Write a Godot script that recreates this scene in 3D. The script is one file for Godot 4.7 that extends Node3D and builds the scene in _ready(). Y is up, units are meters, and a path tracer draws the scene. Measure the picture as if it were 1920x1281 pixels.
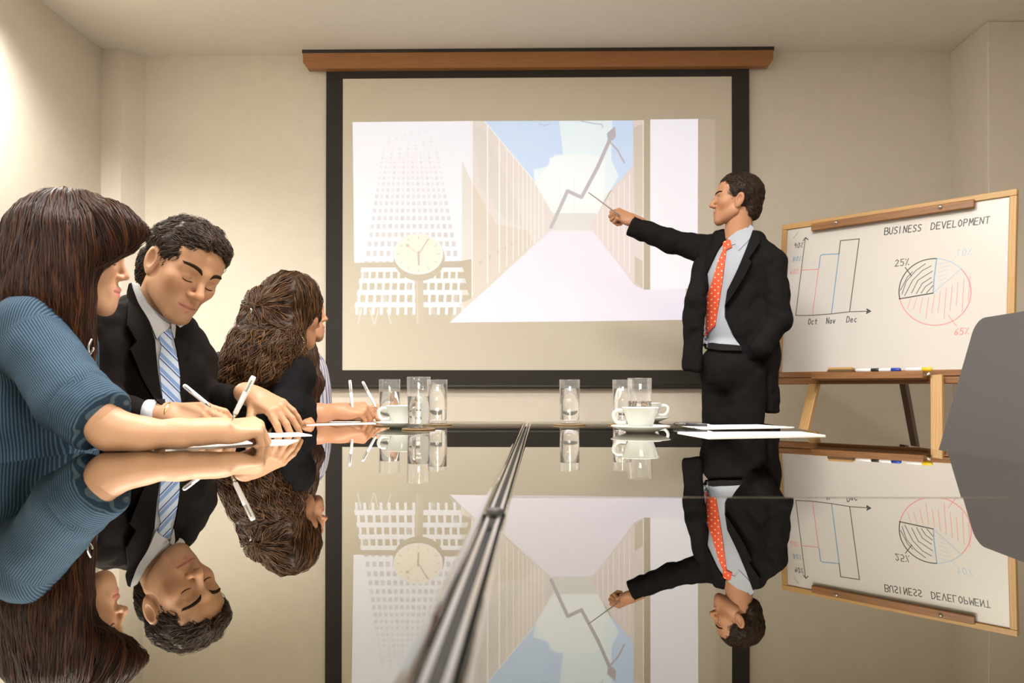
extends Node3D

# ------------------------------------------------------------------ camera numbers
# A pixel of the 1920x1281 photograph gives a direction; the distance (metres along the room, -z) is given with it.
const FPX := 1500.0
const YAW := 0.0157080
const PITCH := 0.0087266
const VX := 1011.0
const VY := 730.0
const EYE := Vector3(0.0, 0.849, 0.0)
const TOP := 0.74            # height of the table top
var PX := VX - FPX * tan(YAW)
var PY := VY - FPX * tan(PITCH)
var CB := Basis(Vector3.UP, YAW) * Basis(Vector3.RIGHT, PITCH)

func ray(x: float, y: float) -> Vector3:
	return CB * Vector3((x - PX) / FPX, -(y - PY) / FPX, -1.0)

func at(x: float, y: float, d: float) -> Vector3:
	var v := ray(x, y)
	return EYE + v * (d / -v.z)

func on_table(x: float, y: float, h := TOP) -> Vector3:
	var v := ray(x, y)
	return EYE + v * ((h - EYE.y) / v.y)

func on_plane(x: float, y: float, o: Vector3, n: Vector3) -> Vector3:
	var v := ray(x, y)
	return EYE + v * ((o - EYE).dot(n) / v.dot(n))

# ------------------------------------------------------------------ nodes
var used := {}

func numbered(called: String) -> String:
	used[called] = used.get(called, -1) + 1
	return called if used[called] == 0 else "%s_%03d" % [called, used[called]]

func tag(o: Node, label: String, category: String, group := "") -> Node:
	o.set_meta("label", label)
	o.set_meta("category", category)
	if group:
		o.set_meta("group", group)
	return o

func thing(called: String, label: String, category: String, where := Vector3.ZERO, turn := 0.0, group := "") -> Node3D:
	var o := Node3D.new()
	o.name = numbered(called)
	add_child(o)
	o.position = where
	o.rotation.y = turn
	tag(o, label, category, group)
	return o

func obj(called: String, m: Mesh, material: Material, parent: Node = null) -> MeshInstance3D:
	var o := MeshInstance3D.new()
	o.mesh = m
	o.material_override = material
	if parent == null:
		o.name = numbered(called)
		add_child(o)
	else:
		o.name = called
		parent.add_child(o, true)
	return o

func part(called: String, m: Mesh, material: Material, parent: Node, where: Vector3, turn := Vector3.ZERO) -> MeshInstance3D:
	var o := obj(called, m, material, parent)
	o.position = where
	o.rotation = turn
	return o

func struct(called: String, m: Mesh, material: Material, where := Vector3.ZERO, turn := Vector3.ZERO) -> MeshInstance3D:
	var o := obj(called, m, material)
	o.position = where
	o.rotation = turn
	o.set_meta("kind", "structure")
	return o

# ------------------------------------------------------------------ materials
func lin(r: float, g: float, b: float) -> Color:
	return Color(r, g, b).linear_to_srgb()

func mat(c: Color, rough := 0.6, metal := 0.0, spec := 0.5) -> StandardMaterial3D:
	var m := StandardMaterial3D.new()
	m.albedo_color = c
	m.roughness = rough
	m.metallic = metal
	m.metallic_specular = spec
	return m

func noise_tex(freq: float, seed_: int, lo: Color, hi: Color, size := 256, octaves := 4, normal := false, bump := 4.0) -> NoiseTexture2D:
	var n := FastNoiseLite.new()
	n.noise_type = FastNoiseLite.TYPE_SIMPLEX_SMOOTH
	n.frequency = freq
	n.seed = seed_
	n.fractal_octaves = octaves
	var t := NoiseTexture2D.new()
	t.width = size
	t.height = size
	t.seamless = true
	t.noise = n
	if normal:
		t.as_normal_map = true
		t.bump_strength = bump
	else:
		var g := Gradient.new()
		g.set_color(0, lo)
		g.set_color(1, hi)
		t.color_ramp = g
	return t

func grainy(c: Color, spread: float, rough: float, tile: float, freq := 0.03, seed_ := 1, bump := 0.0) -> StandardMaterial3D:
	var m := mat(Color.WHITE, rough)
	m.albedo_texture = noise_tex(freq, seed_, c.darkened(spread), c.lightened(spread))
	m.uv1_triplanar = true
	m.uv1_scale = Vector3.ONE / tile
	if bump > 0.0:
		m.normal_enabled = true
		m.normal_texture = noise_tex(freq * 2.0, seed_ + 7, c, c, 256, 3, true, bump)
	return m

func wood(c: Color, dark: Color, seed_: int, rough := 0.45) -> StandardMaterial3D:
	# grain running along x of the part
	var w := 256
	var h := 256
	var n := FastNoiseLite.new()
	n.seed = seed_
	n.frequency = 0.02
	n.fractal_octaves = 4
	var im := Image.create(w, h, false, Image.FORMAT_RGB8)
	for y in h:
		for x in w:
			var v := n.get_noise_2d(x * 0.35, y * 5.0) * 0.9 + 0.5 + 0.25 * sin(y * 0.6 + 6.0 * n.get_noise_2d(x * 0.2, y * 0.7))
			im.set_pixel(x, y, c.lerp(dark, clampf(v, 0.0, 1.0)))
	var m := mat(Color.WHITE, rough)
	m.albedo_texture = ImageTexture.create_from_image(im)
	m.uv1_triplanar = true
	m.uv1_scale = Vector3(2.0, 8.0, 8.0)
	return m

func glass_mat() -> StandardMaterial3D:
	var m := mat(Color(1, 1, 1, 0.0), 0.0)
	m.refraction_enabled = true
	m.refraction_scale = 0.05
	m.transparency = BaseMaterial3D.TRANSPARENCY_ALPHA
	return m

# ------------------------------------------------------------------ shapes
func tri(st: SurfaceTool, a: Vector3, b: Vector3, c: Vector3) -> void:
	st.add_vertex(a)
	st.add_vertex(b)
	st.add_vertex(c)

func quad(st: SurfaceTool, a: Vector3, b: Vector3, c: Vector3, d: Vector3) -> void:
	tri(st, a, b, c)
	tri(st, a, c, d)

func begin(smooth := true) -> SurfaceTool:
	var st := SurfaceTool.new()
	st.begin(Mesh.PRIMITIVE_TRIANGLES)
	st.set_smooth_group(0 if smooth else -1)
	return st

func done(st: SurfaceTool) -> ArrayMesh:
	st.generate_normals()
	return st.commit()

# Box centred on the origin with rounded edges; sharp faces where it is flat.
func rbox(size: Vector3, r := 0.004, seg := 2) -> ArrayMesh:
	var h := size * 0.5
	r = minf(r, minf(h.x, minf(h.y, h.z)) * 0.999)
	var st := SurfaceTool.new()
	st.begin(Mesh.PRIMITIVE_TRIANGLES)
	var core := h - Vector3.ONE * r
	var axes := [Vector3.RIGHT, Vector3.UP, Vector3.BACK]
	for ax in 3:
		for s in [-1.0, 1.0]:
			var n: Vector3 = axes[ax] * s
			var u: Vector3 = axes[(ax + 1) % 3]
			var v: Vector3 = axes[(ax + 2) % 3]
			var cu := absf(core.dot(u))
			var cv := absf(core.dot(v))
			var ts := []
			for i in seg + 1:
				ts.append([-1.0, tan(PI / 4.0 * (float(i) / seg - 1.0))])
			for i in seg + 1:
				ts.append([1.0, tan(PI / 4.0 * float(i) / seg)])
			var g := []
			for a in ts:
				for b in ts:
					var dir: Vector3 = (n + u * a[1] + v * b[1]).normalized()
					g.append([n * core.dot(n.abs()) + u * cu * a[0] + v * cv * b[0] + dir * r, dir])
			var k := ts.size()
			for i in k - 1:
				for j in k - 1:
					var q := [g[i * k + j], g[(i + 1) * k + j], g[(i + 1) * k + j + 1], g[i * k + j + 1]]
					if s > 0:
						q.reverse()
					for id in [0, 1, 2, 0, 2, 3]:
						st.set_normal(q[id][1])
						st.add_vertex(q[id][0])
	return st.commit()

# Profile of (radius, height) points turned round the y axis.
func lathe(profile: Array, seg := 32) -> ArrayMesh:
	var st := begin()
	for i in profile.size() - 1:
		var p: Vector2 = profile[i]
		var q: Vector2 = profile[i + 1]
		for s in seg:
			var a := TAU * s / seg
			var b := TAU * (s + 1) / seg
			var p0 := Vector3(cos(a) * p.x, p.y, sin(a) * p.x)
			var p1 := Vector3(cos(b) * p.x, p.y, sin(b) * p.x)
			var q0 := Vector3(cos(a) * q.x, q.y, sin(a) * q.x)
			var q1 := Vector3(cos(b) * q.x, q.y, sin(b) * q.x)
			if p.x > 1e-6:
				tri(st, p0, p1, q1)
			if q.x > 1e-6:
				tri(st, p0, q1, q0)
	return done(st)

func smooth_profile(pts: Array, steps := 4) -> Array:
	var c := Curve2D.new()
	for i in pts.size():
		var t: Vector2 = (pts[mini(i + 1, pts.size() - 1)] - pts[maxi(i - 1, 0)]) / 6.0
		c.add_point(pts[i], -t, t)
	var out := []
	for i in pts.size() - 1:
		for k in steps:
			out.append(c.sample(i, float(k) / steps))
	out.append(pts[-1])
	return out

func smooth_path(pts: Array, steps := 6) -> Array:
	var out := []
	for i in pts.size() - 1:
		var p0: Vector3 = pts[maxi(i - 1, 0)]
		var p1: Vector3 = pts[i]
		var p2: Vector3 = pts[i + 1]
		var p3: Vector3 = pts[mini(i + 2, pts.size() - 1)]
		for k in steps:
			out.append(p1.cubic_interpolate(p2, p0, p3, float(k) / steps))
	out.append(pts[-1])
	return out

# Tube along points; radii per point (or one), closed ends; flat squashes it along the second axis.
func tube_into(st: SurfaceTool, pts: Array, radii: Array, seg := 8, flat := 1.0, up := Vector3.UP) -> void:
	var rings := []
	var n := pts.size()
	var side := Vector3.ZERO
	for i in n:
		var t: Vector3 = (pts[mini(i + 1, n - 1)] - pts[maxi(i - 1, 0)]).normalized()
		if side == Vector3.ZERO:
			side = t.cross(up)
			if side.length() < 1e-3:
				side = t.cross(Vector3.RIGHT)
		side = (side - t * side.dot(t)).normalized()
		var w := side.cross(t).normalized()
		var r: float = radii[mini(i, radii.size() - 1)]
		var ring := []
		for s in seg:
			var a := TAU * s / seg
			ring.append(pts[i] + side * cos(a) * r + w * sin(a) * r * flat)
		rings.append(ring)
	for i in n - 1:
		for s in seg:
			var e := (s + 1) % seg
			quad(st, rings[i][s], rings[i][e], rings[i + 1][e], rings[i + 1][s])
	for s in seg:
		var e := (s + 1) % seg
		tri(st, pts[0], rings[0][e], rings[0][s])
		tri(st, pts[n - 1], rings[n - 1][s], rings[n - 1][e])

func tube(pts: Array, radii: Array, seg := 8, flat := 1.0, up := Vector3.UP) -> ArrayMesh:
	var st := begin()
	tube_into(st, pts, radii, seg, flat, up)
	return done(st)

# Flat polygon (x, y) given thickness along z, centred on z = 0.
func prism(poly: PackedVector2Array, depth: float) -> ArrayMesh:
	var st := begin(false)
	if not Geometry2D.is_polygon_clockwise(poly):
		poly.reverse()
	var h := depth * 0.5
	var ids := Geometry2D.triangulate_polygon(poly)
	for i in range(0, ids.size(), 3):
		var a := poly[ids[i]]
		var b := poly[ids[i + 1]]
		var c := poly[ids[i + 2]]
		if (b - a).cross(c - a) > 0.0:
			var t := b
			b = c
			c = t
		tri(st, Vector3(a.x, a.y, h), Vector3(b.x, b.y, h), Vector3(c.x, c.y, h))
		tri(st, Vector3(a.x, a.y, -h), Vector3(c.x, c.y, -h), Vector3(b.x, b.y, -h))
	for i in poly.size():
		var a := poly[i]
		var b := poly[(i + 1) % poly.size()]
		quad(st, Vector3(a.x, a.y, h), Vector3(a.x, a.y, -h), Vector3(b.x, b.y, -h), Vector3(b.x, b.y, h))
	return done(st)

# ------------------------------------------------------------------ print: strokes and filled outlines on an Image
func dab(im: Image, x: int, y: int, c: Color, a: float) -> void:
	if x >= 0 and y >= 0 and x < im.get_width() and y < im.get_height():
		im.set_pixel(x, y, im.get_pixel(x, y).lerp(c, a))

func stroke(im: Image, pts: Array, w: float, c: Color, a := 1.0) -> void:
	for i in pts.size() - 1:
		var p: Vector2 = pts[i]
		var q: Vector2 = pts[i + 1]
		var lo := Vector2(minf(p.x, q.x), minf(p.y, q.y)) - Vector2.ONE * (w + 1.0)
		var hi := Vector2(maxf(p.x, q.x), maxf(p.y, q.y)) + Vector2.ONE * (w + 1.0)
		var pq := q - p
		var l2 := maxf(pq.length_squared(), 1e-6)
		for y in range(maxi(0, int(lo.y)), mini(im.get_height() - 1, int(hi.y)) + 1):
			for x in range(maxi(0, int(lo.x)), mini(im.get_width() - 1, int(hi.x)) + 1):
				var o := Vector2(x, y)
				var t := clampf((o - p).dot(pq) / l2, 0.0, 1.0)
				var d := o.distance_to(p + pq * t) - w * 0.5
				if d < 0.5:
					im.set_pixel(x, y, im.get_pixel(x, y).lerp(c, a * clampf(0.5 - d, 0.0, 1.0)))

func fill(im: Image, pts: Array, c: Color, a := 1.0) -> void:
	var lo := 1e9
	var hi := -1e9
	for p in pts:
		lo = minf(lo, p.y)
		hi = maxf(hi, p.y)
	var n := pts.size()
	var w := im.get_width()
	for y in range(maxi(0, int(floor(lo))), mini(im.get_height() - 1, int(ceil(hi))) + 1):
		var cover := {}
		for sub in 3:
			var yy := y + (sub + 0.5) / 3.0
			var xs := []
			for i in n:
				var p: Vector2 = pts[i]
				var q: Vector2 = pts[(i + 1) % n]
				if (p.y <= yy) != (q.y <= yy):
					xs.append(p.x + (yy - p.y) / (q.y - p.y) * (q.x - p.x))
			xs.sort()
			for k in range(0, xs.size() - 1, 2):
				var x0: float = clampf(xs[k], 0.0, w)
				var x1: float = clampf(xs[k + 1], 0.0, w)
				for x in range(int(x0), mini(w - 1, int(x1)) + 1):
					var part_ := minf(x1, x + 1.0) - maxf(x0, float(x))
					if part_ > 0.0:
						cover[x] = cover.get(x, 0.0) + part_ / 3.0
		for x in cover:
			im.set_pixel(x, y, im.get_pixel(x, y).lerp(c, a * minf(1.0, cover[x])))

# ------------------------------------------------------------------ scene
var M := {}
const WALL_Z := -4.53
const CEIL := 2.755

func _ready() -> void:
	# camera
	var cam := Camera3D.new()
	cam.name = "camera"
	add_child(cam)
	var lens := CameraAttributesPhysical.new()
	lens.frustum_near = 0.05
	lens.frustum_far = 50.0
	lens.frustum_focal_length = 24.0
	lens.frustum_focus_distance = 2.5
	lens.exposure_aperture = 6.0
	cam.attributes = lens
	cam.set_frustum(0.05 * 1281.0 / FPX, Vector2((960.0 - PX) / FPX, (PY - 640.5) / FPX) * 0.05, 0.05, 50.0)
	cam.transform = Transform3D(CB, EYE)
	cam.current = true
	# surroundings and exposure
	var env := Environment.new()
	env.background_mode = Environment.BG_COLOR
	env.background_color = Color(0.02, 0.02, 0.02)
	env.tonemap_mode = Environment.TONE_MAPPER_LINEAR
	env.tonemap_exposure = 1.74
	env.sdfgi_enabled = true
	env.ssao_enabled = true
	env.ssil_enabled = true
	var we := WorldEnvironment.new()
	we.name = "surroundings"
	we.environment = env
	add_child(we)
	# lamps set in the ceiling: a row near the left wall, and unseen wide panels added for soft fill
	fill_panel("added ceiling fill light panel above the middle of the table", Vector3(-0.1, CEIL, -1.8), Vector2(1.2, 0.6), 5.4, Color(1.0, 0.98, 0.955))
	fill_panel("added ceiling fill light panel above the end of the table away from the screen", Vector3(0.2, CEIL, 0.9), Vector2(1.2, 0.6), 6.5, Color(1.0, 0.98, 0.955))
	downlight("downlight beside the left wall, first from the screen", Vector3(-2.27, CEIL, -3.1), 3.9, Color(1.0, 0.985, 0.95))
	downlight("downlight beside the left wall, above the suited man", Vector3(-2.1, CEIL, -1.55), 2.2, Color(1.0, 0.985, 0.95))
	downlight("downlight beside the left wall, above the denim-shirted woman", Vector3(-2.1, CEIL, -0.1), 1.8, Color(1.0, 0.985, 0.95))
	downlight("downlight in the ceiling on the easel side", Vector3(1.5, CEIL, -1.9), 1.2, Color(1.0, 0.98, 0.955))
	materials()
	room()
	screen()
	table()
	whiteboard()
	chairs()
	tableware()
	people()

func fill_panel(label: String, p: Vector3, size: Vector2, energy: float, c: Color) -> void:  # unseen panel, added to light the far wall and fill the room
	var t := thing("added_fill_light", label, "light", p, 0.0, "added ceiling fill panels")
	var fm := mat(Color(0.9, 0.9, 0.88), 0.5)
	for s in [-1.0, 1.0]:
		part("frame", rbox(Vector3(size.x + 0.06, 0.03, 0.03), 0.004), fm, t, Vector3(0, -0.015, s * (size.y * 0.5 + 0.015)))
		part("frame", rbox(Vector3(0.03, 0.03, size.y), 0.004), fm, t, Vector3(s * (size.x * 0.5 + 0.015), -0.015, 0))
	var gm := mat(Color(0.9, 0.9, 0.88), 0.6)
	gm.emission_enabled = true
	gm.emission = c
	gm.emission_energy_multiplier = 1.5
	part("diffuser", rbox(Vector3(size.x, 0.01, size.y), 0.002), gm, t, Vector3(0, -0.006, 0))
	var l := AreaLight3D.new()
	l.name = "lamp"
	l.area_size = size
	l.light_energy = energy
	l.light_color = c
	l.shadow_enabled = true
	l.area_range = 12.0
	t.add_child(l)
	l.position = Vector3(0, -0.035, 0)
	l.rotation.x = -PI / 2

func downlight(label: String, p: Vector3, energy: float, c: Color) -> void:
	var t := thing("downlight", label, "light", p, 0.0, "round ceiling downlights")
	part("rim", lathe([Vector2(0.048, 0.0), Vector2(0.062, 0.0), Vector2(0.062, -0.004), Vector2(0.056, -0.008), Vector2(0.048, -0.006), Vector2(0.048, 0.0)], 24), mat(Color(0.9, 0.9, 0.88), 0.4), t, Vector3.ZERO)
	var gm := mat(Color(0.9, 0.9, 0.88), 0.6)
	gm.emission_enabled = true
	gm.emission = c
	gm.emission_energy_multiplier = 3.0
	part("bulb", lathe([Vector2(0.0, -0.004), Vector2(0.047, -0.004), Vector2(0.047, 0.0), Vector2(0.0, 0.0)], 24), gm, t, Vector3.ZERO)
	var l := SpotLight3D.new()
	l.name = "lamp"
	l.light_energy = energy
	l.light_color = c
	l.light_size = 0.05
	l.spot_angle = 70.0
	l.spot_angle_attenuation = 0.8
	l.spot_range = 12.0
	l.shadow_enabled = true
	t.add_child(l)
	l.position = Vector3(0, -0.03, 0)
	l.rotation.x = -PI / 2

func materials() -> void:
	M.wall = grainy(lin(0.66, 0.605, 0.52), 0.015, 0.75, 0.9, 0.03, 3)
	M.ceil = grainy(lin(0.72, 0.68, 0.61), 0.012, 0.85, 0.8, 0.03, 5)
	M.floor = grainy(lin(0.30, 0.26, 0.21), 0.05, 0.9, 0.2, 0.2, 9, 3.0)
	M.black = mat(lin(0.022, 0.019, 0.017), 0.55)
	M.border = mat(lin(0.035, 0.031, 0.028), 0.8, 0.0, 0.3)
	M.chrome = mat(lin(0.62, 0.60, 0.56), 0.12, 1.0)
	M.steel = mat(lin(0.45, 0.44, 0.42), 0.3, 1.0)
	M.top = mat(lin(0.47, 0.455, 0.39), 0.0, 1.0)
	M.case_wood = wood(lin(0.36, 0.165, 0.06), lin(0.27, 0.115, 0.04), 4)
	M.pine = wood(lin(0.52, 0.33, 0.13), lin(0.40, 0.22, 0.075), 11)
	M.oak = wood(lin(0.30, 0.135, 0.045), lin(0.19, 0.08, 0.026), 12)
	M.dark_wood = wood(lin(0.075, 0.034, 0.016), lin(0.04, 0.018, 0.009), 13)
	M.porcelain = mat(lin(0.56, 0.57, 0.54), 0.08)
	M.porcelain.clearcoat_enabled = true
	M.porcelain.clearcoat = 0.5
	M.paper = mat(lin(0.82, 0.80, 0.78), 0.7)
	M.plastic_white = mat(lin(0.75, 0.74, 0.76), 0.25)
	M.chair = grainy(lin(0.048, 0.042, 0.044), 0.08, 0.55, 0.05, 0.06, 21, 2.0)
	M.glass = mat(Color(1, 1, 1, 0.03), 0.0)
	M.glass.transparency = BaseMaterial3D.TRANSPARENCY_ALPHA
	M.water = glass_mat()
	M.water.refraction_scale = 0.033

func room() -> void:
	var zf := 3.0
	var zc := (WALL_Z + zf) * 0.5
	var zl := zf - WALL_Z
	struct("floor", rbox(Vector3(6.4, 0.1, zl + 0.4), 0.002), M.floor, Vector3(0, -0.05, zc))
	struct("ceiling", rbox(Vector3(6.4, 0.1, zl + 0.4), 0.002), M.ceil, Vector3(0, CEIL + 0.05, zc))
	struct("wall_back", rbox(Vector3(6.4, CEIL + 0.1, 0.1), 0.002), M.wall, Vector3(0, CEIL / 2, WALL_Z - 0.05))
	struct("wall_front", rbox(Vector3(6.4, CEIL + 0.1, 0.1), 0.002), M.wall, Vector3(0, CEIL / 2, zf + 0.05))
	struct("wall_left", rbox(Vector3(0.1, CEIL + 0.1, zl + 0.2), 0.002), M.wall, Vector3(-2.447 - 0.05, CEIL / 2, zc))
	struct("wall_right", rbox(Vector3(0.1, CEIL + 0.1, zl + 0.2), 0.002), M.wall, Vector3(2.95 + 0.05, CEIL / 2, zc))
	# the pier in the left corner has a slanted edge; the one on the right stands square into the room
	var pl := prism(PackedVector2Array([Vector2(-2.45, 4.54), Vector2(-2.45, 4.42), Vector2(-2.335, 4.42), Vector2(-2.245, 4.54)]), CEIL)
	struct("wall_pier_left", pl, M.wall, Vector3(0, CEIL / 2, 0), Vector3(-PI / 2, 0, 0))
	struct("wall_pier_right", rbox(Vector3(0.7, CEIL, 0.40), 0.006), M.wall, Vector3(2.32 + 0.35, CEIL / 2, WALL_Z + 0.17))
	struct("baseboard_back", rbox(Vector3(4.9, 0.09, 0.015), 0.003), mat(lin(0.5, 0.46, 0.4), 0.5), Vector3(0, 0.045, WALL_Z + 0.0075))

# ------------------------------------------------------------------ projection screen
func screen() -> void:
	var zs := WALL_Z + 0.03
	var t := thing("projection_screen", "pull-down projection screen with black border showing a skyscraper, clock and corridor", "screen", Vector3(0, 0, zs))
	var o := Vector3(0, 0, zs)
	var n := Vector3.BACK
	var tl := on_plane(612, 124, o, n)
	var br := on_plane(1406, 725, o, n)
	var itl := on_plane(643, 148, o, n)
	var ibr := on_plane(1373, 694, o, n)
	var cx := (tl.x + br.x) * 0.5
	# black border strips
	part("border", rbox(Vector3(br.x - tl.x, tl.y - itl.y + 0.04, 0.006), 0.001), M.border, t, Vector3(cx, (tl.y + itl.y) * 0.5 + 0.02, 0))
	part("border", rbox(Vector3(br.x - tl.x, ibr.y - br.y, 0.006), 0.001), M.border, t, Vector3(cx, (ibr.y + br.y) * 0.5, 0))
	part("border", rbox(Vector3(itl.x - tl.x, itl.y - ibr.y, 0.006), 0.001), M.border, t, Vector3((tl.x + itl.x) * 0.5, (itl.y + ibr.y) * 0.5, 0))
	part("border", rbox(Vector3(br.x - ibr.x, itl.y - ibr.y, 0.006), 0.001), M.border, t, Vector3((br.x + ibr.x) * 0.5, (itl.y + ibr.y) * 0.5, 0))
	part("bottom_bar", tube([Vector3(tl.x, br.y, 0.0), Vector3(br.x, br.y, 0.0)], [0.013], 12), M.black, t, Vector3.ZERO)
	# the cloth: a thin sheet whose front carries the projected light
	var st := SurfaceTool.new()
	st.begin(Mesh.PRIMITIVE_TRIANGLES)
	var cs := [Vector3(itl.x, itl.y, 0.001), Vector3(ibr.x, itl.y, 0.001), Vector3(ibr.x, ibr.y, 0.001), Vector3(itl.x, ibr.y, 0.001)]
	var uv := [Vector2(0, 0), Vector2(1, 0), Vector2(1, 1), Vector2(0, 1)]
	for side in 2:
		for i in ([0, 1, 2, 0, 2, 3] if side == 0 else [0, 2, 1, 0, 3, 2]):
			st.set_normal(Vector3.BACK if side == 0 else Vector3.FORWARD)
			st.set_uv(uv[i] if side == 0 else Vector2.ZERO)
			st.add_vertex(cs[i] - Vector3(0, 0, 0.003 * side))
	var m := mat(lin(0.62, 0.575, 0.485), 0.8, 0.0, 0.3)
	m.emission_enabled = true
	m.emission = Color.BLACK
	m.emission_texture = ImageTexture.create_from_image(projected(itl, ibr, o, n))
	m.emission_energy_multiplier = 0.35
	m.texture_repeat = false
	obj("screen_cloth", st.commit(), m, t)
	# wooden housing under the ceiling
	var a := on_plane(568, 112, Vector3(0, 0, zs + 0.045), n)
	var b := on_plane(1450, 112, Vector3(0, 0, zs + 0.045), n)
	var hy := on_plane(1000, 126, Vector3(0, 0, zs + 0.045), n).y
	var hh := CEIL - 0.018 - hy
	var c := tag(obj("screen_housing", prism(PackedVector2Array([Vector2(a.x, hh * 0.5), Vector2(b.x, hh * 0.5), Vector2(b.x, -hh * 0.1), Vector2(b.x - 0.025, -hh * 0.5), Vector2(a.x + 0.025, -hh * 0.5), Vector2(a.x, -hh * 0.1)]), 0.045), M.case_wood), "long brown wooden housing of the screen under the ceiling", "housing")
	c.position = Vector3(0, hy + hh * 0.5, WALL_Z + 0.0525)
	part("top_rail", rbox(Vector3(b.x - a.x + 0.01, 0.02, 0.05), 0.002), M.black, c, Vector3((a.x + b.x) * 0.5, hh * 0.5 + 0.009, 0))

func projected(itl: Vector3, ibr: Vector3, o: Vector3, n: Vector3) -> Image:
	var w := 1460
	var h := 1092
	var im := Image.create(w, h, false, Image.FORMAT_RGB8)
	im.fill(Color.BLACK)
	var q := func(x: float, y: float) -> Vector2:
		var p := on_plane(x, y, o, n)
		return Vector2((p.x - itl.x) / (ibr.x - itl.x) * w, (itl.y - p.y) / (itl.y - ibr.y) * h)
	var poly := func(a: Array) -> Array:
		var r := []
		for i in range(0, a.size(), 2):
			r.append(q.call(a[i], a[i + 1]))
		return r
	var white := Color(0.84, 0.89, 1.0)
	# left sheet of light: sky round the tower
	fill(im, poly.call([661, 229, 884, 227, 884, 486, 862, 490, 664, 493]), white)
	fill(im, poly.call([720, 300, 884, 227, 884, 480, 850, 484]), Color(0.80, 0.86, 0.97), 0.35)
	# tower, floor by floor
	var y := 238.0
	var step := 5.4
	var rows := 0
	while y < 580.0:
		var f := (y - 238.0) / 345.0
		var xl := lerpf(722.0, 664.0, f)
		var xr := lerpf(814.0, 884.0, f)
		var n_win := 14
		var low := y > 486.0
		if low:
			fill(im, poly.call([xl, y, xr, y, xr + step * 0.15, y + step * 0.42, xl - step * 0.1, y + step * 0.42]), white, 0.95)
		for i in n_win:
			var a := lerpf(xl, xr, (i + 0.22) / n_win)
			var b := lerpf(xl, xr, (i + 0.80) / n_win)
			var shade := clampf(0.12 + 0.75 * f - 0.25 * absf(sin(i * 1.7 + rows * 0.4)) * (1.0 - f), 0.0, 0.9)
			if low:
				var bar := lerpf(xl, xr, float(i) / n_win)
				var bw := (xr - xl) / n_win * 0.36
				fill(im, poly.call([bar, y + step * 0.42, bar + bw, y + step * 0.42, bar + bw - 0.6, y + step, bar - 0.6, y + step]), white, 0.95)
				if (i * 7 + rows * 3) % 9 == 0:
					fill(im, poly.call([a, y + step * 0.45, b, y + step * 0.45, b, y + step, a, y + step]), Color(0.45, 0.52, 0.62), 0.8)
			else:
				fill(im, poly.call([a, y + step * 0.35, b, y + step * 0.35, b, y + step * 0.9, a, y + step * 0.9]), Color(0.25, 0.29, 0.46), shade)
		y += step
		step *= 1.057
		rows += 1
	# splayed feet of the tower
	for k in 4:
		stroke(im, poly.call([677 + 16 * k, 580, 671 + 16 * k + (k % 2) * 14, 607]), 5.0, white, 0.7)
	fill(im, poly.call([842, 606, 852, 578, 884, 580, 884, 604]), white, 0.45)
	# clock on its post
	fill(im, poly.call([778, 512, 793, 512, 795, 606, 780, 606]), Color(0.30, 0.27, 0.27))
	stroke(im, poly.call([781, 514, 783, 606]), 5.0, Color(0.62, 0.58, 0.60), 0.8)
	var ring := []
	var face := []
	for i in 48:
		var a := TAU * i / 48.0
		ring.append(q.call(786 + cos(a) * 48, 484 + sin(a) * 43))
		face.append(q.call(784.5 + cos(a) * 44, 476 + sin(a) * 36))
	fill(im, ring, Color(0.05, 0.05, 0.03))
	var rim := []
	for i in 48:
		var a := TAU * i / 48.0
		rim.append(q.call(784.5 + cos(a) * 46.5, 476.5 + sin(a) * 38.5))
	fill(im, rim, Color(0.80, 0.83, 0.92))
	fill(im, face, Color(0.84, 0.82, 0.80))
	for i in 12:
		var a := TAU * i / 12.0
		stroke(im, poly.call([784.5 + cos(a) * 35, 476 + sin(a) * 28.5, 784.5 + cos(a) * 40, 476 + sin(a) * 33]), 2.2, Color(0.25, 0.25, 0.33))
	stroke(im, poly.call([784.5, 472, 785, 496]), 6.5, Color(0.16, 0.18, 0.25))
	stroke(im, poly.call([783, 480, 802, 449]), 3.6, Color(0.16, 0.18, 0.25))
	stroke(im, poly.call([786, 478, 766, 462]), 1.6, Color(0.6, 0.3, 0.2))
	fill(im, poly.call([761, 458, 768, 459, 768, 464, 762, 463]), Color(0.6, 0.38, 0.25))
	# corridor of glass fronts: sky, far tower, walls and floor
	fill(im, poly.call([908, 227, 1187, 226, 1187, 330, 1110, 380, 1040, 390, 1000, 345]), Color(0.50, 0.76, 1.0))
	fill(im, poly.call([940, 227, 1040, 227, 1010, 300, 960, 262]), Color(0.50, 0.78, 1.0), 0.6)
	fill(im, poly.call([1048, 227, 1148, 226, 1146, 300, 1160, 330, 1120, 400, 1010, 400, 1000, 318, 1030, 312, 1030, 296, 1056, 292]), Color(0.80, 0.93, 1.0), 0.9)
	fill(im, poly.call([1040, 290, 1110, 290, 1135, 300, 1130, 434, 1020, 434, 1000, 350]), Color(0.88, 0.94, 1.0), 0.8)
	fill(im, poly.call([884, 227, 908, 227, 1000, 338, 1036, 400, 1040, 432, 866, 586, 862, 570, 884, 560]), Color(0.73, 0.71, 0.77))
	fill(im, poly.call([866, 300, 884, 340, 930, 420, 990, 432, 1000, 458, 872, 582, 866, 560]), Color(0.46, 0.44, 0.36), 0.32)
	fill(im, poly.call([886, 240, 905, 240, 950, 330, 985, 430, 950, 415, 900, 350]), Color(0.58, 0.62, 0.68), 0.4)
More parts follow.
